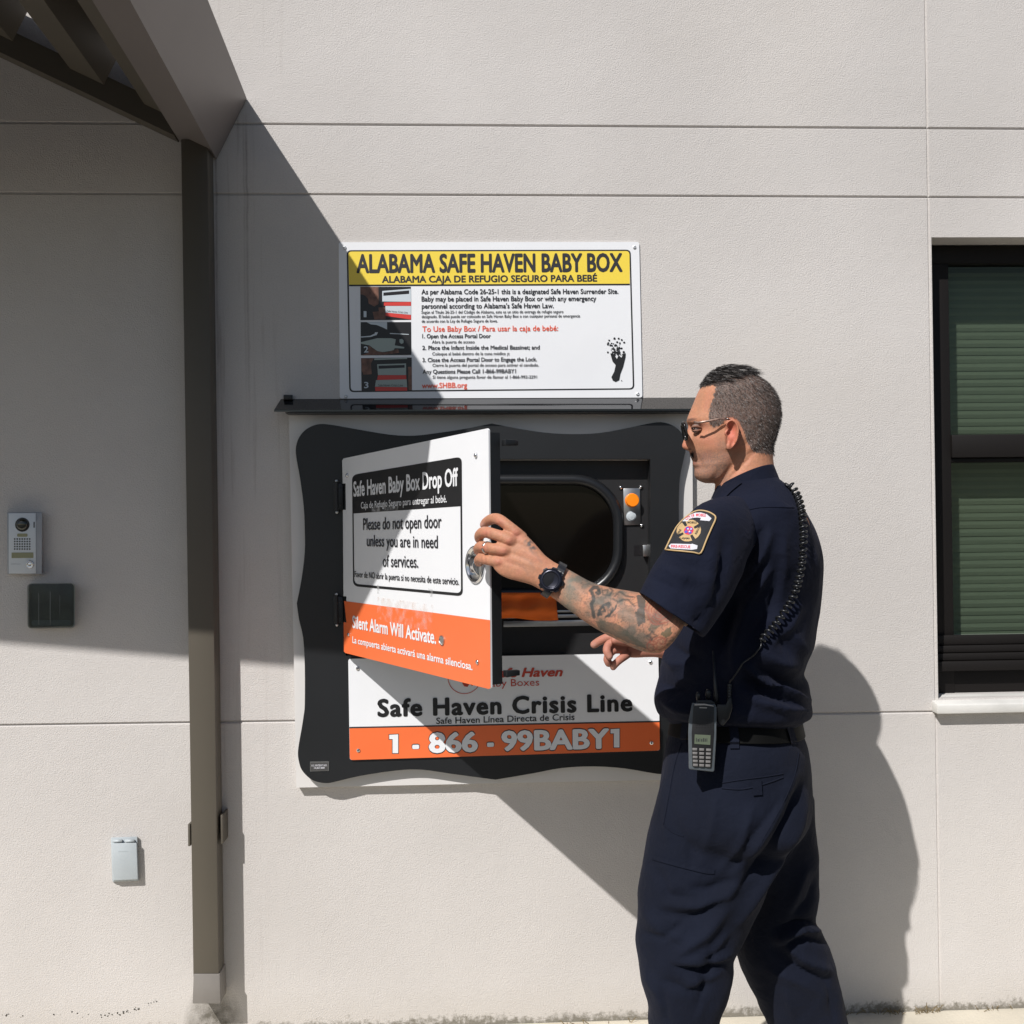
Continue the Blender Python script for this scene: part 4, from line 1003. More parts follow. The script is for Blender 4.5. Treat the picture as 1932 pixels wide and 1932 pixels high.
# tattoos on the left arm
sleeve = armm & (co[:, 1] < -.80)
fore = np.clip((u+.35*(v-1090)-1062)/16, 0, 1)*sleeve*(v > 1040)
na = nzf(70, 2, idx_a); nb = nzf(160, 5, idx_a); nc_ = nzf(28, 8, idx_a)
tint((.17, .135, .105), fore*np.clip(.50+.9*nc_+.4*na, 0, .82)*np.clip((1240-u)/40, .30, 1)); tint((.10, .10, .085), fore*np.clip((nc_+.6*na-.12)*3, 0, 1)*.62)
tint((.055, .055, .05), fore*(np.abs(na) < .05)*.50); tint((.07, .065, .055), fore*(np.abs(nb+.1) < .07)*.32)
tint((.15, .17, .135), fore*np.clip((1100-u)/25, 0, 1)*.55)
def AZ_(x, y): return (1056.6+x*.15625, 1006.3+y*.15625)
def inkline(pts, wd, c=(.045, .048, .045), a=.9):
    dist, _ = seg_dist(u, v, [AZ_(*p) for p in pts]); tint(c, np.clip((wd-dist)/1.2+.5, 0, 1)*a*fore*near)
def inkpoly(pts, c, a):
    tint(c, inpoly(u+1.5*na, v+1.5*nb, [AZ_(*p) for p in pts])*a*fore*near)
for rr in (4, 9.5, 15, 20.5, 26):
    ang = np.arctan2(v-1150, u-1244); dist = np.hypot((u-1244)*1.05, (v-1150)*.92)+1.4*np.sin(ang*5+rr)
    tint((.30, .085, .06), np.clip((2.0-np.abs(dist-rr))/1.2, 0, 1)*.72*fore*near)
tint((.45, .05, .05), np.clip((2.4-np.hypot(u-1244, v-1150)), 0, 1)*.8*fore)
inkpoly([(925, 750), (985, 745), (1030, 800), (1020, 960), (1035, 1075), (990, 1090), (950, 1120), (900, 960), (950, 900)], (.06, .065, .06), .85)
inkline([(470, 690), (455, 655), (410, 650), (370, 690), (395, 740), (410, 800), (380, 850), (395, 930), (410, 1010)], 3.3)
inkline([(470, 690), (485, 715), (460, 735), (440, 715)], 2.6)
inkline([(590, 840), (520, 870), (480, 930), (460, 990)], 2.6); inkline([(600, 850), (590, 890), (560, 870)], 2.2); inkline([(520, 880), (545, 940), (510, 945)], 2.2); inkline([(470, 930), (500, 980), (470, 985)], 2.2)
inkline([(680, 870), (660, 920), (610, 970), (550, 1010)], 1.8); inkline([(640, 900), (600, 1000), (560, 1000)], 1.6)
inkline([(500, 660), (520, 740), (600, 750), (635, 690), (600, 660)], 1.5, a=.7); inkline([(530, 690), (580, 680), (570, 720)], 1.4, a=.7)
inkline([(640, 790), (700, 830), (760, 800), (820, 800), (870, 850), (900, 880)], 1.8, a=.7); inkline([(660, 760), (720, 700), (800, 760), (880, 770)], 1.6, a=.65)
inkpoly([(420, 1060), (520, 1050), (700, 1100), (820, 1180), (960, 1300), (1040, 1350), (1030, 1390), (850, 1330), (640, 1230), (480, 1160)], (.085, .08, .062), .72)
inkpoly([(700, 930), (880, 900), (950, 1080), (800, 1060), (690, 1020)], (.20, .14, .10), .6)
inkpoly([(1200, 1210), (1330, 1130), (1350, 1210), (1280, 1270)], (.075, .085, .05), .8); inkpoly([(1040, 1130), (1110, 1150), (1080, 1200)], (.10, .095, .07), .75)
inkpoly([(1090, 1110), (1200, 1120), (1145, 1165)], (.12, .11, .075), .7)
for cx_, cy_, rr in ((1110, 1360, 60), (1200, 1330, 75), (1130, 1300, 45), (1240, 1300, 40)):
    q = AZ_(cx_, cy_); dist = np.hypot(u-q[0], v-q[1]); tint((.28, .075, .055), np.clip((1.4-np.abs(dist-rr*.15625))/.9, 0, 1)*.7*fore*near)
inkline([(1110, 1180), (1130, 1215), (1175, 1235), (1130, 1255), (1110, 1290), (1090, 1255), (1045, 1235), (1090, 1215), (1110, 1180)], 1.3, a=.7)
# hand: small tattoo near the wrist, redder knuckles, nails
for q in ((974, 1006), (960, 1022), (951, 1041), (941, 1060), (942, 984), (916, 1006), (912, 1034)): tint((.52, .17, .12), g(q[0], q[1], 6, 5)*.55*armm*near)
tint((.33, .15, .10), np.clip(.5*nzf(95, 12, idx_a)+.1, 0, 1)*.5*(1-fore)*armm)
for q in ((944, 987, 60), (950, 992, 60), (918, 1006, 80), (926, 1008, 80), (912, 1034, 80), (920, 1035, 80), (909, 1056, 80), (917, 1057, 80)): tint((.30, .12, .08), g(q[0], q[1], 6, 1.3, q[2])*.5*armm*near)  # finger creases drawn as dark lines, their shade put into the colour
for a_, b_ in (((1000, 1040), (1022, 1062)), ((985, 1050), (1010, 1075)), ((975, 1062), (998, 1086)), ((990, 1025), (1006, 1045))):
    ds_, _ = seg_dist(u, v, [a_, ((a_[0]+b_[0])/2+2, (a_[1]+b_[1])/2-3), b_]); tint((.33, .19, .14), np.exp(-(ds_/2.6)**2)*.38*armm*near)
tint((.10, .09, .085), np.clip(g(1001, 1028, 5.5, 14, -38)*1.6-.4, 0, 1)*np.clip(.7+2*nb, 0, 1)*armm*near)
hand2 = (co[:, 1] > -.56) & (co[:, 1] < -.36) & (v > 1180) & (v < 1275) & (u < 1260); tint((.46, .19, .145), hand2*.7); tint((.60, .36, .30), (g(1120, 1217, 4, 4)+g(1150, 1240, 4, 5)+g(1157, 1259, 4, 4))*hand2*.4)
tint((.62, .38, .32), g(910, 990, 3.2, 3.2)*armm*.8)
lay = bme.color_attributes.new('pigment', 'FLOAT_COLOR', 'POINT')
lay.data.foreach_set('color', np.hstack([np.clip(col, 0, 1), np.ones((N, 1))]).ravel())
M['skin'] = attr_mat('skin', .58, .10, bump=.5, bscale=330, bdist=.0011, spec=.3)
body = link('body', bme, M['skin'], man)
bt = bvh(bme)

# ---- hair strands
mb = MB(); rnd = random.Random(11)
lightc, darkc = [], []
def strand(mbx, p, d, L, wd, mi, curve=None):
    s = d.cross(Vector((rnd.uniform(-1, 1), rnd.uniform(-1, 1), rnd.uniform(-1, 1)))).normalized()*wd
    q = p+d*L*.55+(curve or Vector())*.25; e = p+d*L+(curve or Vector())
    mbx.add([p-s, p+s, q+s*.8, q-s*.8, e], [(0, 1, 2, 3), (3, 2, 4)], mi)
hv = np.where(hairm)[0]; nrm_ = no
back = Vector((.85, -.05, -.15))
for i in rnd.choices(list(hv), k=19000):
    p = Vector(co[i])+Vector((rnd.uniform(-1, 1), rnd.uniform(-1, 1), rnd.uniform(-1, 1)))*.0014; nn = Vector(nrm_[i]); cr = crown[i]
    if cr > rnd.uniform(.2, .75):
        wv = .35*math.sin(u[i]*.16+v[i]*.05)
        d = (nn*(.30+.12*wv)+back*.95+Vector((rnd.gauss(0, .16), rnd.gauss(0, .30)+wv*.5, rnd.gauss(0, .10)))).normalized()
        strand(mb, p+nn*rnd.uniform(0, .0055+.006*math.exp(-((u[i]-1372)/30)**2)), d, rnd.uniform(.012, .024)*(1 if u[i] < 1425 else .6), .00045, 0 if rnd.random() < .90 else rnd.choice((1, 2)), Vector((.004, 0, -.005)))
    else:
        d = (nn*.35+Vector((.45, 0, -.75))+Vector((rnd.gauss(0, .2), rnd.gauss(0, .2), rnd.gauss(0, .2)))).normalized()
        grey = .36 if u[i] < 1440 else .2
        strand(mb, p, d, rnd.uniform(.004, .009)*(1.3 if v[i] < 760 else .8), .00027, (2 if rnd.random() < grey else 1) if rnd.random() < .75 else 0)
for k in range(75):       # moustache
    a = rnd.gauss(0, 1); b = rnd.gauss(0, 1); q = hit(bt, 1306+1.9*a, 858+3.0*b+.6*a, 0)
    if q.y < -.5: strand(mb, q, Vector((-.25, -.5, -.8)).normalized(), rnd.uniform(.004, .007), .0005, 0)
for k in range(60):        # brow
    q = hit(bt, rnd.uniform(1298, 1316), 791.5+rnd.gauss(0, 1.3), 0)
    if q.y < -.5: strand(mb, q, Vector((.7, -.5, .1)).normalized(), rnd.uniform(.003, .006), .0004, 0)
mb.build('hair', [mat('hair_dark', (.016, .013, .012), .45), mat('hair_brown', (.055, .042, .036), .5), mat('hair_grey', (.24, .215, .20), .5)], man, recalc=False)

# ---- eye
eye = P(1313, 808.5, HD+.0235)
mb = MB(); mb.ball(eye, .0105, 18, 12); mb.build('eye', mat('shaded_eyeball', (.20, .165, .15), .2), man, smooth=True)  # eye white darkened to carry the shade behind the glasses
mb = MB(); mb.ball(eye+Vector((-.0062, -.0062, -.0010)), .0040, 12, 8); mb.build('iris', mat('iris', (.022, .013, .009), .1), man, smooth=True)
ML = mat('shaded_lid', (.24, .115, .075), .6)  # lid tone darker than the skin, painted as eye socket shade
for k_, pts_ in ((0, ((-.0105, -.0030, .0012), (-.0070, -.0088, .0042), (-.0005, -.0118, .0044), (.0065, -.0102, .0022), (.0120, -.0060, -.0012))), (1, ((-.0100, -.0030, -.0034), (-.0060, -.0088, -.0052), (.0005, -.0112, -.0056), (.0070, -.0098, -.0042), (.0120, -.0060, -.0016)))):
    mb = MB(); mb.tube([eye+Vector(p) for p in pts_], [.0020, .0028, .0030, .0026, .0016] if k_ == 0 else [.0012, .0018, .0020, .0018, .0012], 8); mb.build('eyelid', ML, man, smooth=True)

# ---- glasses
gl = empty('eyeglasses', P(1300, 815, HD)); place(gl, man)
def gp(f, s, zv): # forward, side, height pixel row
    c = P(1302, zv, HD); return c+FA*f+SA*s
mb = MB()
lens = [(1299, 0), (1303, 1), (1316, 1), (1323, .7)]
def rim(s0, s1, vt, vb):
    pts = []
    for q in rrect(0, 0, 1, 1, .3, 4): 
        s = s0+(s1-s0)*q[0]; vv = vt+(vb-vt)*q[1]; pts.append(gp(.014-.10*abs(s)*abs(s)*6+.004*(0.5-q[1])*2, s, vv))
    return pts
for s0, s1 in ((.010, .060), (-.010, -.060)):
    rp = rim(s0, s1, 800, 832); mb.tube(rp+[rp[0]], .0032, 8)
mb.tube([gp(.016, .010, 806), gp(.019, 0, 803), gp(.016, -.010, 806)], .002, 8)
mb.build('front_rim', M['tort'], gl, smooth=True)
for s0, s1 in ((.010, .060), (-.010, -.060)):
    mb = MB(); mb.sheet(rim(s0, s1, 801, 831)); mb.build('lens', M['lens'], gl)
ear_t = P(1369, 789.5, HD+.080)
mb = MB(); mb.tube([gp(-.006, .060, 801), P(1318, 797.5, HD+.068), P(1340, 793.5, HD+.0755), P(1358, 790, HD+.0775), ear_t], [.0026, .0026, .0023, .0021, .0018], 8); mb.build('temple', M['temple'], gl, smooth=True)
mb = MB(); mb.tube([ear_t, P(1380, 793, HD+.079), P(1390, 805, HD+.074), P(1397, 816, HD+.071), P(1399, 820, HD+.069)], [.0018, .0018, .002, .0026, .0026], 8); mb.build('temple_tip', M['tort'], gl, smooth=True)
mb = MB(); mb.tube([gp(-.006, -.062, 801), P(1340, 793.5, HD-.081), P(1369, 790, HD-.080)], .0022, 8); mb.build('temple', M['temple'], gl, smooth=True)

# ---- shirt trunk
TH = R(20); FX = Vector((-math.cos(TH), math.sin(TH), 0)); FS = Vector((-math.sin(TH), -math.cos(TH), 0))
def trunk(rows, steps, n=72, sq=2.25, tilt=0.0):
    out = []
    for v_, ul, ur, dc, ra in spline(rows, steps):
        a = P(ul, v_, dc); b = P(ur, v_, dc); c = (a+b)/2; hw = (b-a).length/2
        A = hw/math.sqrt(math.cos(TH)**2+(ra*math.sin(TH))**2); B_ = A*ra; e = 2/sq
        tz = .018*max(0, min(1, (v_-1255)/80))*max(0, min(1, (1500-v_)/80))
        out.append([c+FX*(A*math.copysign(abs(math.cos(t))**e, math.cos(t)))+FS*(B_*math.copysign(abs(math.sin(t))**e, math.sin(t)))+Vector((0, 0, tz*math.sin(t))) for t in [2*math.pi*k/n for k in range(n)]])
    return out
SH = [(893, 1400, 1456, .655, 1.0), (903, 1376, 1466, .66, 1.05), (915, 1357, 1481, .66, 1.25), (930, 1345, 1497, .66, 1.5), (950, 1335, 1514, .665, 1.68), (980, 1324, 1532, .67, 1.72), (1020, 1312, 1549, .67, 1.66), (1055, 1302, 1557, .67, 1.6),
      (1085, 1295, 1557, .67, 1.55), (1120, 1286, 1554, .67, 1.5), (1155, 1278, 1549, .675, 1.45), (1190, 1264, 1541, .68, 1.4), (1225, 1251, 1532, .68, 1.36), (1255, 1244, 1519, .68, 1.34), (1272, 1242, 1513, .68, 1.33), (1288, 1238, 1522, .68, 1.32),
      (1306, 1234, 1525, .68, 1.32), (1324, 1233, 1527, .68, 1.32), (1338, 1237, 1530, .68, 1.3), (1348, 1244, 1528, .68, 1.28), (1356, 1262, 1514, .68, 1.26), (1372, 1268, 1506, .68, 1.24)]
SH = [(r[0], r[1], r[2], r[3]-.085*max(0, min(1, (r[0]-935)/170)), r[4]) for r in SH]
tm = MB(); tm.rings(trunk(SH, 6))
sme = remesh(tm, .0065, 3, .6)
# long folds from the shoulder blade to the waist, bunched cloth above the belt
folds(sme, [
    ([(1452, 1006), (1440, 1040), (1420, 1080), (1396, 1120)], 9, .010), ([(1438, 1000), (1424, 1040), (1404, 1082)], 8, -.009),
    ([(1448, 1078), (1432, 1105), (1416, 1130), (1400, 1160)], 8, .010), ([(1440, 1062), (1424, 1090), (1400, 1120)], 7, -.008), ([(1470, 1060), (1466, 1110), (1452, 1160), (1420, 1200)], 9, -.008),
    ([(1480, 1010), (1478, 1070), (1470, 1130)], 9, .006), ([(1410, 1150), (1394, 1190), (1384, 1230), (1384, 1290)], 11, .013), ([(1396, 1120), (1374, 1170), (1364, 1220)], 13, -.014),
    ([(1400, 1250), (1440, 1285), (1480, 1305), (1528, 1322)], 8, .013), ([(1405, 1282), (1450, 1308), (1500, 1328)], 6, -.011), ([(1400, 1262), (1440, 1296), (1500, 1318)], 4, -.006),
    ([(1395, 1300), (1430, 1325), (1480, 1338), (1525, 1342)], 8, .010), ([(1430, 1262), (1470, 1285), (1515, 1300)], 8, -.010), ([(1420, 1225), (1470, 1250), (1520, 1262)], 12, .008),
    ([(1500, 1200), (1520, 1230), (1535, 1220)], 9, .006), ([(1250, 1240), (1272, 1255), (1290, 1250)], 9, .008), ([(1240, 1285), (1270, 1300), (1300, 1295)], 10, -.008), ([(1262, 1215), (1290, 1235), (1320, 1240)], 9, -.007),
    ([(1245, 1320), (1280, 1338), (1330, 1346)], 8, .008), ([(1530, 1020), (1540, 1080), (1536, 1140)], 10, .005), ([(1380, 1010), (1392, 1050), (1392, 1100)], 5, -.010), ([(1360, 955), (1376, 980), (1388, 1010)], 4, -.006),
    ([(1465, 955), (1500, 965), (1520, 990)], 10, .004), ([(1440, 1180), (1470, 1200), (1490, 1230)], 9, -.006), ([(1455, 1215), (1490, 1180), (1510, 1140)], 9, .006)], .0045, 9.0, 2.0)
shirt = link('shirt', sme, M['shirt'], man); stree = bvh(sme)
# collar: standing fold around the neck with its points down the front
mb = MB(); cr_ = []
crow = [(880, 1401, 1452.5), (890, 1385, 1458), (901, 1367, 1465), (912, 1355, 1473)]
nn_ = 48
def cring(grow, dz, cut):
    out = []
    for k in range(nn_):
        t = 2*math.pi*k/nn_; fr = .5+.5*math.cos(t)          # 1 at the throat, 0 at the nape
        vtop = 878+ 40*fr**1.6; v_ = vtop+dz*(26-4*fr)
        uc = 1428-26*fr*.0
        c = P(1405, 890, HD+.004); hw_f = .0595+.0115*dz+grow; hw_s = .068+.010*dz+grow
        p = c+FA*(hw_f*math.cos(t)*1.0)+SA*(hw_s*math.sin(t)); p.z = P(1400, v_, HD).z-.010*math.cos(t)*0
        out.append(p)
    return out
inner = [cring(.001, q, 0) for q in (1.05, .6, .25, 0)]; outer = [cring(.004, q, 0) for q in (0, .1, .4, .75, 1.05)]
outer = [[p+ (Vector((0, 0, 0))) for p in r] for r in outer]
mb.rings(inner+outer, True, False); clm = mb.build('collar', M['shirt'], shirt, smooth=True)

# ---- sleeves: hollow at the hem
def hollow(rows, steps, n=44, back=.14, sq=2.15):
    out = limb(rows, steps, n, sq)
    last = out[-1]; c = sum(last, Vector())/len(last)
    hem = [c+(p-c)*.985 for p in last]; prev = out[-6]; cp = sum(prev, Vector())/len(prev)
    out.append([p+(c-cp).normalized()*.0035 for p in hem]); out.append([c+(p-c)*.95 for p in last])
    for k in (3, 7, 11):
        r_ = out[-2-k-(k//4)] if False else None
    m1 = [cp+(p-cp)*.90 for p in prev]; out.append(m1); return out
SL = [(1400, 935, 1432, 1000, .74, .05), (1364, 938, 1420, 1030, .795, .075), (1330, 948, 1404, 1062, .84, .080), (1300, 971, 1393, 1092, .875, .081), (1272, 1003, 1380, 1122, .90, .080), (1250, 1043, 1363, 1150, .925, .078), (1226, 1082, 1343, 1177, .94, .076), (1208, 1116, 1327, 1198, .952, .074)]
mb = MB(); mb.rings(hollow(SL, 9), True, True); slo = mb.build('sleeve', M['shirt'], shirt, smooth=True, recalc=True)
folds(slo.data, [([(1262, 1050), (1300, 1066), (1330, 1075)], 7, -.006), ([(1252, 1072), (1292, 1090), (1322, 1098)], 8, .006), ([(1322, 1075), (1300, 1110), (1278, 1136)], 5, -.005), ([(1335, 1060), (1312, 1105), (1290, 1140)], 6, .005),
                 ([(1372, 1010), (1362, 1070), (1345, 1130)], 9, -.008), ([(1352, 1040), (1342, 1100), (1326, 1160)], 9, .007), ([(1340, 1130), (1322, 1165), (1312, 1180)], 7, -.006), ([(1228, 1090), (1262, 1106), (1286, 1118)], 6, -.004)], .003, 11, 4.0)
sltree = bvh(slo.data)
mb = MB(); mb.rings(hollow([(1445, 945, 1495, 965, .57, .05), (1440, 965, 1514, 985, .48, .060), (1436, 1010, 1526, 1035, .425, .063), (1426, 1060, 1518, 1090, .40, .063), (1410, 1110, 1498, 1150, .39, .061)], 6), True, True)
mb.build('sleeve', M['shirt'], shirt, smooth=True)

# ---- seams and straps sewn on cloth
def seam(pts, r, tree, name, m, par, off=.0008, k=8):
    sp = spline(pts, k); mbx = MB(); mbx.tube([hit(tree, a, b, off) for a, b in sp], r, 6); return mbx.build(name, m, par, smooth=True)
def ribbon(pts, wd, tree, name, m, par, off=.003, th=.0025, k=5):
    """flat strip following pixels on the cloth"""
    sp = spline(pts, k); mbx = MB(); rs_ = []
    for i, (a, b) in enumerate(sp):
        t = sp[min(i+1, len(sp)-1)]-sp[max(i-1, 0)]; t /= np.hypot(*t); nx, ny = -t[1]*wd/2, t[0]*wd/2
        p, q = hit(tree, a+nx, b+ny, off), hit(tree, a-nx, b-ny, off); d = ray_dir(a, b)*th
        rs_.append([p, q, q+d, p+d])
    mbx.rings(rs_); return mbx.build(name, m, par, bevel=0)
seam([(1389, 968.5), (1412, 962), (1437, 957.5), (1470, 957), (1498, 958)], .0011, stree, 'yoke_seam', M['shirt'], shirt)
ribbon([(1354, 949), (1372, 928), (1388, 914), (1396, 908)], 13, stree, 'epaulette', M['shirt'], shirt, .005, .003)
seam([(1354, 951), (1372, 973), (1387, 1002), (1389, 1040), (1390, 1080)], .0013, stree, 'armhole_seam', M['shirt'], shirt, .001)

# ---- shoulder patch on the left sleeve
def on_sleeve(off): return lambda a, b: hit(sltree, a, b, off)
def stitched(mbx, poly, off, mi=0, step=5.0):
    """filled shape draped over the sleeve"""
    b = []
    for i, p in enumerate(poly):
        q = poly[(i+1) % len(poly)]; L = math.hypot(q[0]-p[0], q[1]-p[1]); n = max(1, int(L/4))
        b += [(p[0]+(q[0]-p[0])*k/n, p[1]+(q[1]-p[1])*k/n) for k in range(n)]
    xs = [p[0] for p in b]; ys = [p[1] for p in b]; gx = np.arange(min(xs)+step/2, max(xs), step); gy = np.arange(min(ys)+step/2, max(ys), step)
    G = np.array([(x, y) for x in gx for y in gy]) if len(gx) and len(gy) else np.zeros((0, 2))
    if len(G):
        dist, _ = seg_dist(G[:, 0], G[:, 1], b+[b[0]]); G = G[inpoly(G[:, 0], G[:, 1], b) & (dist > 1.5)]
    ar = sum(b[i][0]*b[(i+1) % len(b)][1]-b[(i+1) % len(b)][0]*b[i][1] for i in range(len(b)))
    lp = list(range(len(b))); lp = lp if ar > 0 else lp[::-1]
    r = delaunay_2d_cdt([Vector(p) for p in b]+[Vector(tuple(p)) for p in G], [], [lp], 1, 1e-4)
    mbx.add([hit(sltree, p.x, p.y, off) for p in r[0]], [tuple(f) for f in r[2]], mi)
def PT(x, y): return (1232.7+x*.07813, 930.8+y*.07813)
pout = [(300, 1370), (340, 1290), (430, 1100), (560, 850), (700, 680), (860, 540), (1000, 460), (1120, 430), (1280, 450), (1420, 510), (1500, 610), (1400, 850), (1270, 1150), (1140, 1450), (980, 1440), (650, 1400)]
pa = empty('shoulder_patch', P(1305, 1005, .93)); place(pa, shirt)
mb = MB(); stitched(mb, [PT(*p) for p in pout], .0022); mb.build('patch_field', M['bkth'], pa)
mb = MB(); pb = [PT(*p) for p in pout]; pb.append(pb[0]); mb.tube([hit(sltree, a, b, .0028) for a, b in spline(pb, 3)], .0018, 6); mb.build('gold_border', M['gold'], pa, smooth=True)
mb = MB(); stitched(mb, [PT(*p) for p in [(710, 690), (800, 600), (900, 530), (1020, 485), (1150, 480), (1290, 520), (1400, 620), (1350, 685), (1130, 665), (1150, 610), (1060, 600), (960, 610), (870, 640), (840, 690)]], .0030); mb.build('white_ribbon', M['wht'], pa)
mb = MB(); stitched(mb, [PT(*p) for p in [(385, 1280), (440, 1230), (900, 1240), (940, 1230), (1065, 1270), (1050, 1355), (930, 1375), (430, 1345)]], .0030); mb.build('white_ribbon', M['wht'], pa)
cx_, cy_ = 860, 915
def rot(x, y): # emblem leans with the sleeve
    a = R(14); return (cx_+(x*math.cos(a)-y*math.sin(a))*.98+y*-.12, cy_+(x*math.sin(a)+y*math.cos(a))*.92)
mb = MB()
for k in range(4):
    a = k*math.pi/2
    arm = [(-38, -70), (-165, -225), (-95, -268), (0, -288), (95, -268), (165, -225), (38, -70), (0, -50)]
    stitched(mb, [PT(*rot(x*math.cos(a)-y*math.sin(a), x*math.sin(a)+y*math.cos(a))) for x, y in arm], .0030)
stitched(mb, [PT(*rot(140*math.cos(t), 140*math.sin(t))) for t in [2*math.pi*k/20 for k in range(20)]], .0033)
mb.build('gold_cross', M['gold'], pa)
mb = MB(); stitched(mb, [PT(*rot(112*math.cos(t), 112*math.sin(t))) for t in [2*math.pi*k/16 for k in range(16)]], .0037); mb.build('red_centre', M['rth'], pa)
mb = MB()
for k in range(4):
    t = k*math.pi/2+.75; stitched(mb, [PT(*rot(66*math.cos(t)+40*math.cos(q), 66*math.sin(t)+40*math.sin(q))) for q in [2*math.pi*j/8 for j in range(8)]], .0041)
mb.build('blue_quarter', M['bth'], pa)
mb = MB()
for x, y in ((-25, -30), (30, 25), (45, -45)): stitched(mb, [PT(*rot(x+22*math.cos(q), y+22*math.sin(q))) for q in [2*math.pi*j/6 for j in range(6)]], .0045)
mb.build('white_star', M['wht'], pa)
def sew(mbx, s, L, Rr, cap, off, bold=.02):
    vs, fs = glyphs(s, bold, 0); x0, x1 = vs[:, 0].min(), vs[:, 0].max(); dx, dy = Rr[0]-L[0], Rr[1]-L[1]; ln = math.hypot(dx, dy)
    mbx.add([hit(sltree, L[0]+dx*(x-x0)/(x1-x0)+dy/ln*cap*y/.69*1, L[1]+dy*(x-x0)/(x1-x0)-dx/ln*cap*y/.69, off) for x, y in vs], fs)
mb = MB(); sew(mb, 'CITY OF', PT(800, 665), PT(1010, 575), 5.2, .0036); sew(mb, 'MOBILE', PT(1035, 572), PT(1265, 580), 5.2, .0036); sew(mb, 'FIRE-RESCUE', PT(440, 1325), PT(890, 1340), 5.0, .0036); mb.build('red_lettering', M['rth'], pa)
mb = MB(); sew(mb, 'MOBILE', PT(835, 745), PT(1050, 745), 3.6, .0036); sew(mb, 'ALABAMA', PT(620, 1125), PT(885, 1125), 3.6, .0036); sew(mb, 'FIRE', PT(610, 1030), PT(690, 900), 3.4, .0036); sew(mb, 'RESCUE', PT(1040, 1010), PT(1130, 830), 3.4, .0036); mb.build('black_lettering', M['bkth'], pa)

# ---- trousers
TR = [(1362, 1270, 1506, .68, 1.24), (1385, 1263, 1513, .68, 1.26), (1402, 1257, 1520, .68, 1.27), (1427, 1252, 1526, .68, 1.28), (1472, 1244, 1530, .68, 1.28), (1515, 1238, 1531, .68, 1.28), (1550, 1236, 1522, .68, 1.2), (1585, 1250, 1490, .68, 1.1), (1615, 1280, 1460, .68, 1.0)]
TR = [(*r[:3], r[3]-.080, r[4]) for r in TR]
pm = MB(); pm.rings(trunk(TR, 4, 64))
pm.rings(limb([(1255, 1450, 1524, 1470, 0.655, .10), (1240, 1505, 1518, 1535, 0.665, .102), (1226, 1562, 1488, 1592, 0.675, .098), (1214, 1625, 1458, 1640, 0.680, .096), (1206, 1690, 1434, 1700, 0.685, .094), (1203, 1755, 1404, 1765, 0.690, .092), (1204, 1803, 1383, 1806, 0.692, .090), (1209, 1838, 1381, 1838, 0.692, .088), (1220, 1880, 1371, 1880, 0.692, .085), (1226, 1920, 1355, 1920, 0.692, .082), (1228, 1990, 1346, 1990, 0.692, .080), (1230, 2080, 1346, 2080, 0.692, .082), (1230, 2170, 1350, 2170, 0.692, .086)], 5, 40, 2.2))
pm.rings(limb([(1360, 1500, 1531, 1500, 0.570, .092), (1385, 1560, 1534, 1560, 0.555, .092), (1412, 1625, 1539, 1625, 0.540, .09), (1415, 1690, 1541, 1690, 0.530, .088), (1400, 1731, 1536, 1731, 0.525, .087), (1391, 1760, 1552, 1760, 0.522, .087), (1389, 1790, 1565, 1790, 0.520, .087), (1402, 1834, 1578, 1834, 0.515, .087), (1428, 1887, 1588, 1887, 0.510, .084), (1448, 1932, 1598, 1932, 0.505, .08), (1480, 2000, 1610, 2000, 0.500, .076), (1512, 2070, 1622, 2070, 0.495, .078)], 5, 40, 2.2))
pme = remesh(pm, .007, 4, .6)
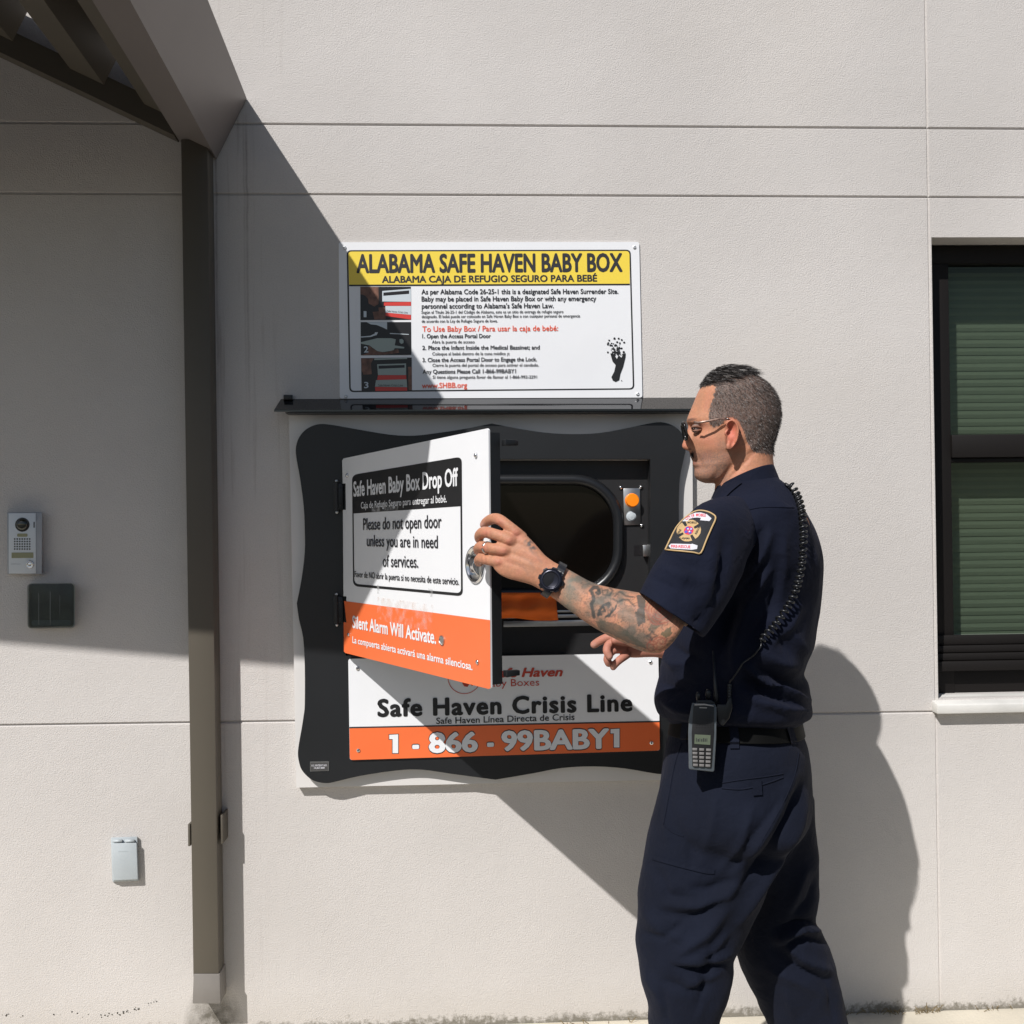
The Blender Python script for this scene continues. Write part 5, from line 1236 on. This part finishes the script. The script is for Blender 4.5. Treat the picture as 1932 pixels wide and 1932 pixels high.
folds(pme, [
    ([(1498, 1463), (1470, 1520), (1430, 1590), (1380, 1650)], 10, .010), ([(1512, 1480), (1490, 1540), (1456, 1600), (1400, 1662)], 8, -.012), ([(1526, 1500), (1508, 1560), (1474, 1610), (1438, 1668), (1395, 1740)], 9, .012),
    ([(1478, 1500), (1450, 1545), (1405, 1600)], 8, -.008), ([(1378, 1660), (1340, 1678), (1310, 1676)], 9, -.008), ([(1400, 1650), (1370, 1690), (1320, 1712), (1262, 1706)], 10, .009), ([(1360, 1700), (1310, 1730), (1250, 1722)], 9, -.009), ([(1372, 1715), (1330, 1765), (1280, 1800)], 12, .009),
    ([(1380, 1800), (1340, 1815), (1275, 1818)], 7, .009), ([(1365, 1822), (1320, 1834), (1270, 1822)], 6, -.009), ([(1362, 1830), (1332, 1850), (1300, 1858)], 8, .006), ([(1340, 1858), (1300, 1870), (1255, 1850)], 7, -.006), ([(1240, 1640), (1260, 1690), (1300, 1700)], 10, -.006), ([(1215, 1720), (1250, 1760), (1290, 1770)], 12, .006),
    ([(1215, 1840), (1240, 1870), (1262, 1920)], 10, .006), ([(1345, 1790), (1330, 1850), (1322, 1910)], 9, -.008),
    ([(1552, 1758), (1515, 1752), (1470, 1772)], 7, .012), ([(1540, 1742), (1505, 1742), (1468, 1752)], 5, -.012), ([(1560, 1778), (1520, 1770), (1475, 1788)], 6, -.009), ([(1475, 1778), (1520, 1815), (1565, 1832)], 8, .010), ([(1462, 1790), (1505, 1826), (1560, 1850)], 7, -.010), ([(1450, 1830), (1500, 1850), (1560, 1880)], 10, .006), ([(1520, 1640), (1500, 1690), (1480, 1740)], 9, .008), ([(1538, 1660), (1525, 1700), (1500, 1725)], 8, -.007),
    ([(1300, 1590), (1308, 1640)], 9, -.004), ([(1262, 1500), (1258, 1560), (1264, 1600)], 10, .004), ([(1420, 1520), (1400, 1590), (1360, 1640)], 6, .005), ([(1350, 1500), (1345, 1560), (1330, 1600)], 9, .004), ([(1375, 1760), (1345, 1795), (1300, 1812)], 5, .007), ([(1290, 1740), (1250, 1770), (1215, 1760)], 6, -.006), ([(1330, 1880), (1318, 1925)], 6, .006), ([(1250, 1870), (1262, 1930)], 6, -.006), ([(1480, 1860), (1500, 1925)], 7, .005), ([(1560, 1850), (1575, 1925)], 7, -.005)], .0035, 8.0, 7.0, 1.6)
co_, no_ = getv(pme); w1_ = np.array([mnoise.noise(Vector((p[0]*14+p[2]*5, p[1]*14, p[2]*22-p[0]*16))) for p in co_]); lo_ = np.clip((.86-co_[:, 2])/.25, 0, 1)
setv(pme, co_+no_*(np.clip(w1_, -.2, .8)*.0035*lo_)[:, None])
trs = link('trousers', pme, M['trouser'], man); ptree = bvh(pme)
seam([(1287, 1400), (1274, 1440), (1262, 1500), (1252, 1556)], .0016, ptree, 'pocket_seam', M['trouser'], trs)
seam([(1252, 1556), (1268, 1570), (1290, 1578)], .0012, ptree, 'pocket_seam', M['trouser'], trs)
ribbon([(1232, 1617), (1270, 1628), (1325, 1642), (1348, 1644)], 9, ptree, 'cargo_pocket_flap', M['trouser'], trs, .003, .003)
seam([(1362, 1477), (1400, 1471), (1440, 1466), (1477, 1460)], .0014, ptree, 'welt_seam', M['trouser'], trs); seam([(1362, 1487), (1400, 1489), (1440, 1480), (1477, 1467)], .0016, ptree, 'welt_seam', M['trouser'], trs)
ribbon([(1427, 1472), (1428, 1484), (1428.5, 1494), (1429, 1500)], 17, ptree, 'pocket_tab', M['trouser'], trs, .005, .003)
seam([(1507, 1420), (1497, 1470), (1470, 1530), (1430, 1600)], .001, ptree, 'seat_seam', M['trouser'], trs)
# belt and loops
BL = [(1351, 1267, 1510, .68, 1.25), (1362, 1264.5, 1513, .68, 1.26), (1376, 1261.5, 1516, .68, 1.27), (1384, 1260, 1518, .68, 1.275)]
BL = [(*r[:3], r[3]-.080, r[4]) for r in BL]
mb = MB(); rr_ = trunk(BL, 4, 72); c_ = [sum(r, Vector())/len(r) for r in rr_]
mb.rings(rr_+[[c+(p-c)*.975 for p in r] for r, c in reversed(list(zip(rr_, c_)))], True, False)
belt = mb.build('belt', M['belt'], man, smooth=True); btree = bvh(belt.data)
def near_hit(a, b, off):
    d = ray_dir(a, b); best = None
    for t_ in (btree, ptree):
        r = t_.ray_cast(Vector(CAM), d)
        if r[0] is not None and (best is None or r[3] < best[3]): best = r
    return best[0]-d*off if best else P(a, b, .8)
for pts, hw_ in (([(1383, 1356), (1384, 1372), (1386, 1390), (1386, 1412)], 8.5), ([(1484, 1356), (1490, 1372), (1496, 1390), (1500, 1406)], 6), ([(1293, 1360), (1291, 1375), (1289, 1390), (1288, 1402)], 6)):
    mb = MB(); rs_ = []
    for a, b in spline(pts, 5):
        o = [near_hit(a-hw_, b, .005), near_hit(a+hw_, b, .005)]; d = ray_dir(a, b)*.003; rs_.append([o[0], o[1], o[1]+d, o[0]+d])
    mb.rings(rs_); mb.build('belt_loop', M['trouser'], trs)
# boots, below the picture, so that he stands on the pavement
for fx, fy, dx, dy in ((P(1290, 2165, .692).x, -.692, -1, .15), (P(1568, 2070, .495).x, -.495, -.97, .25)):
    d = Vector((dx, dy, 0)).normalized(); s = Vector((d.y, -d.x, 0)); c = Vector((fx, fy, 0)); rs_ = []
    for t, hw_, h in ((-.085, .018, .05), (-.075, .034, .075), (-.03, .040, .22), (.02, .042, .20), (.07, .044, .11), (.13, .048, .075), (.18, .044, .060), (.205, .026, .045), (.212, .008, .03)):
        p = c+d*t; rs_.append([p+s*hw_+Vector((0, 0, .002)), p+s*hw_*1.02+Vector((0, 0, h*.5)), p+s*hw_*.6+Vector((0, 0, h)), p-s*hw_*.6+Vector((0, 0, h)), p-s*hw_*1.02+Vector((0, 0, h*.5)), p-s*hw_+Vector((0, 0, .002))])
    mb = MB(); mb.rings(rs_); mb.build('boot', M['boot'], man, smooth=True)

# ---- wrist watch
wt = empty('wristwatch', P(1039, 1094, .89)); place(wt, man)
ax = (P(1080, 1112, .876)-P(1020, 1080, .856)).normalized()
mb = MB(); rr_ = []
w0 = sring((1053.5, 1063), (1022, 1117), .865, .027, 36, 2.3); w1 = sring((1067, 1070), (1034, 1125), .870, .029, 36, 2.3)
def grow(r, f_): c = sum(r, Vector())/len(r); return [c+(p-c)*f_ for p in r]
mb.rings([grow(w0, 1.02), grow(w0, 1.16), grow(w1, 1.16), grow(w1, 1.02)], True, False); mb.build('strap', M['wstrap'], wt, smooth=False)
wn = Vector((-.16, -1, .14)).normalized(); wc = P(1040, 1095, .893)
mb = MB(); mb.lathe(wc, wn, [(.0235, -.006), (.0245, .002), (.0235, .007), (.0195, .0098), (.0165, .0098), (.0155, .0078)], 16, 0, ax); mb.build('case', M['wcase'], wt, bevel=.0008)
mb = MB(); mb.lathe(wc+wn*.0078, wn, [(.0158, 0), (.001, .0005)], 28); mb.build('dial', mat('watch_dial', (.006, .006, .008), .3, spec=.3), wt)
mb = MB(); e1 = ax; e2 = wn.cross(ax).normalized()
for k in range(4):
    a = math.pi/4+k*math.pi/2; mb = MB(); mb.ball(wc+e1*.0215*math.cos(a)+e2*.0215*math.sin(a)+wn*.0062, .0018, 8, 6); mb.build('bezel_stud', M['chrome'], wt, smooth=True)
mb = MB()
for k in range(8):
    a = k*math.pi/4+.2; p = wc+(e1*math.cos(a)+e2*math.sin(a))*.0235; q = (e1*-math.sin(a)+e2*math.cos(a))*.0055
    mb = MB(); mb.extrude([p-q+wn*.001, p+q+wn*.001, p+q+wn*.0075, p-q+wn*.0075], [x+(e1*math.cos(a)+e2*math.sin(a))*.003 for x in (p-q*.7+wn*.001, p+q*.7+wn*.001, p+q*.7+wn*.006, p-q*.7+wn*.006)]); mb.build('bezel_guard', M['wstrap'], wt)
# ring on the ring finger
mb = MB(); rc = P(919.5, 1033.5, .826); fa = (P(928, 1035, .838)-P(910, 1031, .812)).normalized()
mb.lathe(rc-fa*.003, fa, [(.0118, 0), (.0134, .0006), (.0134, .0054), (.0118, .006)], 24); mb.build('finger_ring', M['steel'], man, smooth=True)

# ================================================================== TWO WAY RADIO on the belt
def RZ(x, y): return (1247.7+x*.15625, 1247.7+y*.15625)
rad = empty('two_way_radio', P(1325, 1390, .88)); tag(rad, 'grey and black handheld radio with keypad clipped to the belt', 'radio')
rf = .832
def RD(k): return lambda a, b: P(a, b, rf+k)
mb = MB(); mb.prism([RZ(*p) for p in ((372, 500), (650, 518), (668, 560), (665, 900), (640, 1325), (620, 1335), (345, 1305), (332, 1290), (324, 860), (332, 700))], rf-.034, rf); mb.build('casing', M['radiogrey'], rad, bevel=.004)
mb = MB(); mb.prism([RZ(*p) for p in ((392, 516), (640, 530), (636, 850), (606, 1285), (375, 1270), (366, 860))], rf+.0002, rf+.003); fp = mb.build('front_panel', M['hdpe2'], rad, bevel=.0015)
mb = MB()
for i in range(6):
    for j in range(8):
        mb.lathe(RD(.0031)(*RZ(425+34*i, 610+27*j)), (0, -1, 0), [(.0011, 0), (.0009, .0006)], 6)
mb.build('speaker_grille', M['pdark'], fp)
mb = MB(); mb.prism([RZ(*p) for p in ((403, 882), (595, 892), (590, 1010), (399, 997))], rf+.0031, rf+.0042); mb.build('screen', M['lcd'], rad)
mb = MB()
for x_, w_, h_ in ((420, 8, 42), (440, 14, 30), (462, 6, 40), (482, 12, 30), (505, 14, 40), (530, 10, 34), (548, 6, 40)):
    mb = MB(); mb.prism([RZ(x_, 968-h_), RZ(x_+w_, 968-h_), RZ(x_+w_, 970), RZ(x_, 970)], rf+.0043, rf+.0045); mb.build('screen_mark', M['ink'], rad)
for j in range(5):
    for i in range(3):
        x = 405+83*i-j*2*(i-1); y = 1062+47.5*j+4*i
        mb = MB(); mb.prism([RZ(x-30, y-17), RZ(x+30, y-15), RZ(x+29, y+17), RZ(x-29, y+15)], rf+.0031, rf+.0052); kb = mb.build('key', M['key'], rad, bevel=.0008)
mb = MB(); mb.prism([RZ(400, 514), RZ(520, 512), RZ(632, 536), RZ(634, 546), RZ(520, 530), RZ(402, 534)], rf+.0005, rf+.005); mb.build('top_trim', M['chrome'], rad)
mb = MB(); mb.prism([RZ(460, 553), RZ(550, 556), RZ(550, 568), RZ(460, 565)], rf+.0031, rf+.0036); mb.build('maker_plate', M['steel'], rad)
mb = MB(); mb.prism([RZ(*p) for p in ((415, 498), (440, 470), (600, 470), (650, 500), (648, 520), (415, 505))], rf-.030, rf-.004); mb.build('top_deck', M['hdpe'], rad, bevel=.002)
for x, y, r in ((445, 405, .0048), (565, 372, .0060)):
    b = P(*RZ(x, y+85), rf-.015); t = P(*RZ(x, y-35), rf-.015); mb = MB(); mb.lathe(b, t-b, [(r*.8, 0), (r*.8, .006), (r, .008), (r*1.02, (t-b).length*.75), (r*.6, (t-b).length)], 12); mb.build('knob', M['rubber'], rad, smooth=True)
mb = MB(); mb.ball(P(*RZ(598, 490), rf-.008), .0028); mb.build('red_marker', M['red'], rad, smooth=True)
a = P(*RZ(662, 500), rf-.018); b = P(1350, 1300, rf-.018); c = P(1345.5, 1228, rf-.022)
mb = MB(); mb.tube([a, P(*RZ(660, 410), rf-.018), b, c], [.0055, .0052, .0036, .0016], 10); mb.build('antenna', M['rubber'], rad, smooth=True)
mb = MB(); mb.prism([RZ(*p) for p in ((668, 515), (780, 520), (800, 470), (845, 420), (862, 560), (822, 690), (745, 785), (690, 745), (670, 640))], rf-.034, rf-.008); mb.build('side_connector', M['hdpe'], rad, bevel=.003)
mb = MB(); p0, p1 = P(1375.5, 1323, rf-.02), P(1376.5, 1290, rf-.018)
mb.lathe(p0, p1-p0, [(.0042+.0007*(k % 2), (p1-p0).length*k/12) for k in range(13)], 10); mb.build('strain_relief', M['rubber'], rad)
cp = [(1376.5, 1290), (1382, 1276), (1394.6, 1257), (1405.5, 1247), (1419, 1237), (1431, 1225), (1435, 1216), (1434.6, 1209.5)]
pts = []
for i, (a, b) in enumerate(spline(cp, 4)):
    h = hit(stree, a, b, .008); pts.append(h)
dep0 = p1
pts = [p1.lerp(p, min(1, i/9)) if i < 9 else p for i, p in enumerate(pts)]
mb = MB(); mb.tube(pts, .0017, 8); mb.build('straight_cord', M['rubber'], rad, smooth=True)
cpath = [(1434.6, 1209.5), (1445, 1197), (1460, 1180), (1476, 1155), (1491, 1128), (1501, 1097), (1507.5, 1063.6), (1509.6, 1032), (1509.6, 1001), (1507.5, 970), (1503, 949), (1497, 934.5), (1490, 923), (1485, 918)]
ctr = [hit(stree, a, b, .0135) for a, b in spline(cpath, 8)]
for _ in range(40): ctr = [ctr[0]]+[(ctr[i-1]+ctr[i]*2+ctr[i+1])/4 for i in range(1, len(ctr)-1)]+[ctr[-1]]
ctr += [ctr[-1]+Vector((-.022, .03, -.030)), ctr[-1]+Vector((-.04, .05, -.09))]
L = [0]
for i in range(1, len(ctr)): L.append(L[-1]+(ctr[i]-ctr[i-1]).length)
turns = 40; K = turns*14; pts = []; side = None
for k in range(K+1):
    s_ = L[-1]*k/K; i = max(0, min(len(ctr)-2, int(np.searchsorted(L, s_))-1)); t = (s_-L[i])/max(1e-6, L[i+1]-L[i]); c = ctr[i].lerp(ctr[i+1], t); tg = (ctr[i+1]-ctr[i]).normalized()
    if side is None: side = tg.cross(Vector((0, 1, 0))).normalized()
    side = (side-tg*side.dot(tg)).normalized(); up = tg.cross(side); a = 2*math.pi*turns*(k/K+.004*math.sin(k/K*23)+.0025*math.sin(k/K*61+1))
    pts.append(c+(side*math.cos(a)+up*math.sin(a))*.0066)
mb = MB(); mb.tube(pts, .0026, 7); mb.build('coiled_cord', M['rubber'], rad, smooth=True)

# ---- pits in the stucco low on the left, dry grass at the foot of the wall
rnd = random.Random(21)
mb = MB(); pl = [(0, 1914), (40, 1917), (150, 1913), (190, 1916), (215, 1913), (232, 1912), (250, 1906), (272, 1897), (292, 1890)]
sp = spline(pl, 14)
for a, b in sp:
    if rnd.random() < .42:
        c = P(a+rnd.gauss(0, 3), b+rnd.gauss(0, 2.2), .0006); r = rnd.uniform(.001, .0032)
        mb.add([c+Vector((r*math.cos(t)*rnd.uniform(.6, 1.3), 0, r*math.sin(t)*rnd.uniform(.6, 1.2))) for t in [k*math.pi/3 for k in range(6)]], [tuple(range(6))])
pt = mb.build('pit', mat('pit_dark', (.05, .045, .035), .9), bld); pt['kind'] = 'stuff'
mb = MB()
for cu, n_, sp_ in ((1690, 16, 26), (1740, 20, 22), (1620, 6, 30), (1860, 7, 40), (520, 8, 60), (1080, 8, 60)):
    for k in range(n_):
        a = P(cu+rnd.gauss(0, sp_), 1900, rnd.uniform(.004, .02)); a.z = .001; d = Vector((rnd.gauss(0, 1), rnd.uniform(-.6, .1), rnd.uniform(.1, .9))).normalized()*rnd.uniform(.012, .04)
        w_ = Vector((d.z, 0, -d.x)).normalized()*.0011 if abs(d.x)+abs(d.z) > 0 else Vector((.001, 0, 0))
        m_ = a+d*.6+Vector((0, 0, .004)); e_ = a+d+Vector((0, -.004, -.004)); mb.add([a-w_, a+w_, m_+w_, m_-w_, e_], [(0, 1, 2, 3), (3, 2, 4)])
tag(mb.build('dry_grass', mat('dry_grass', (.20, .15, .075), .8, var=.4, vscale=80), recalc=False), 'sparse dry grass blades along the foot of the wall', 'grass', kind='stuff')
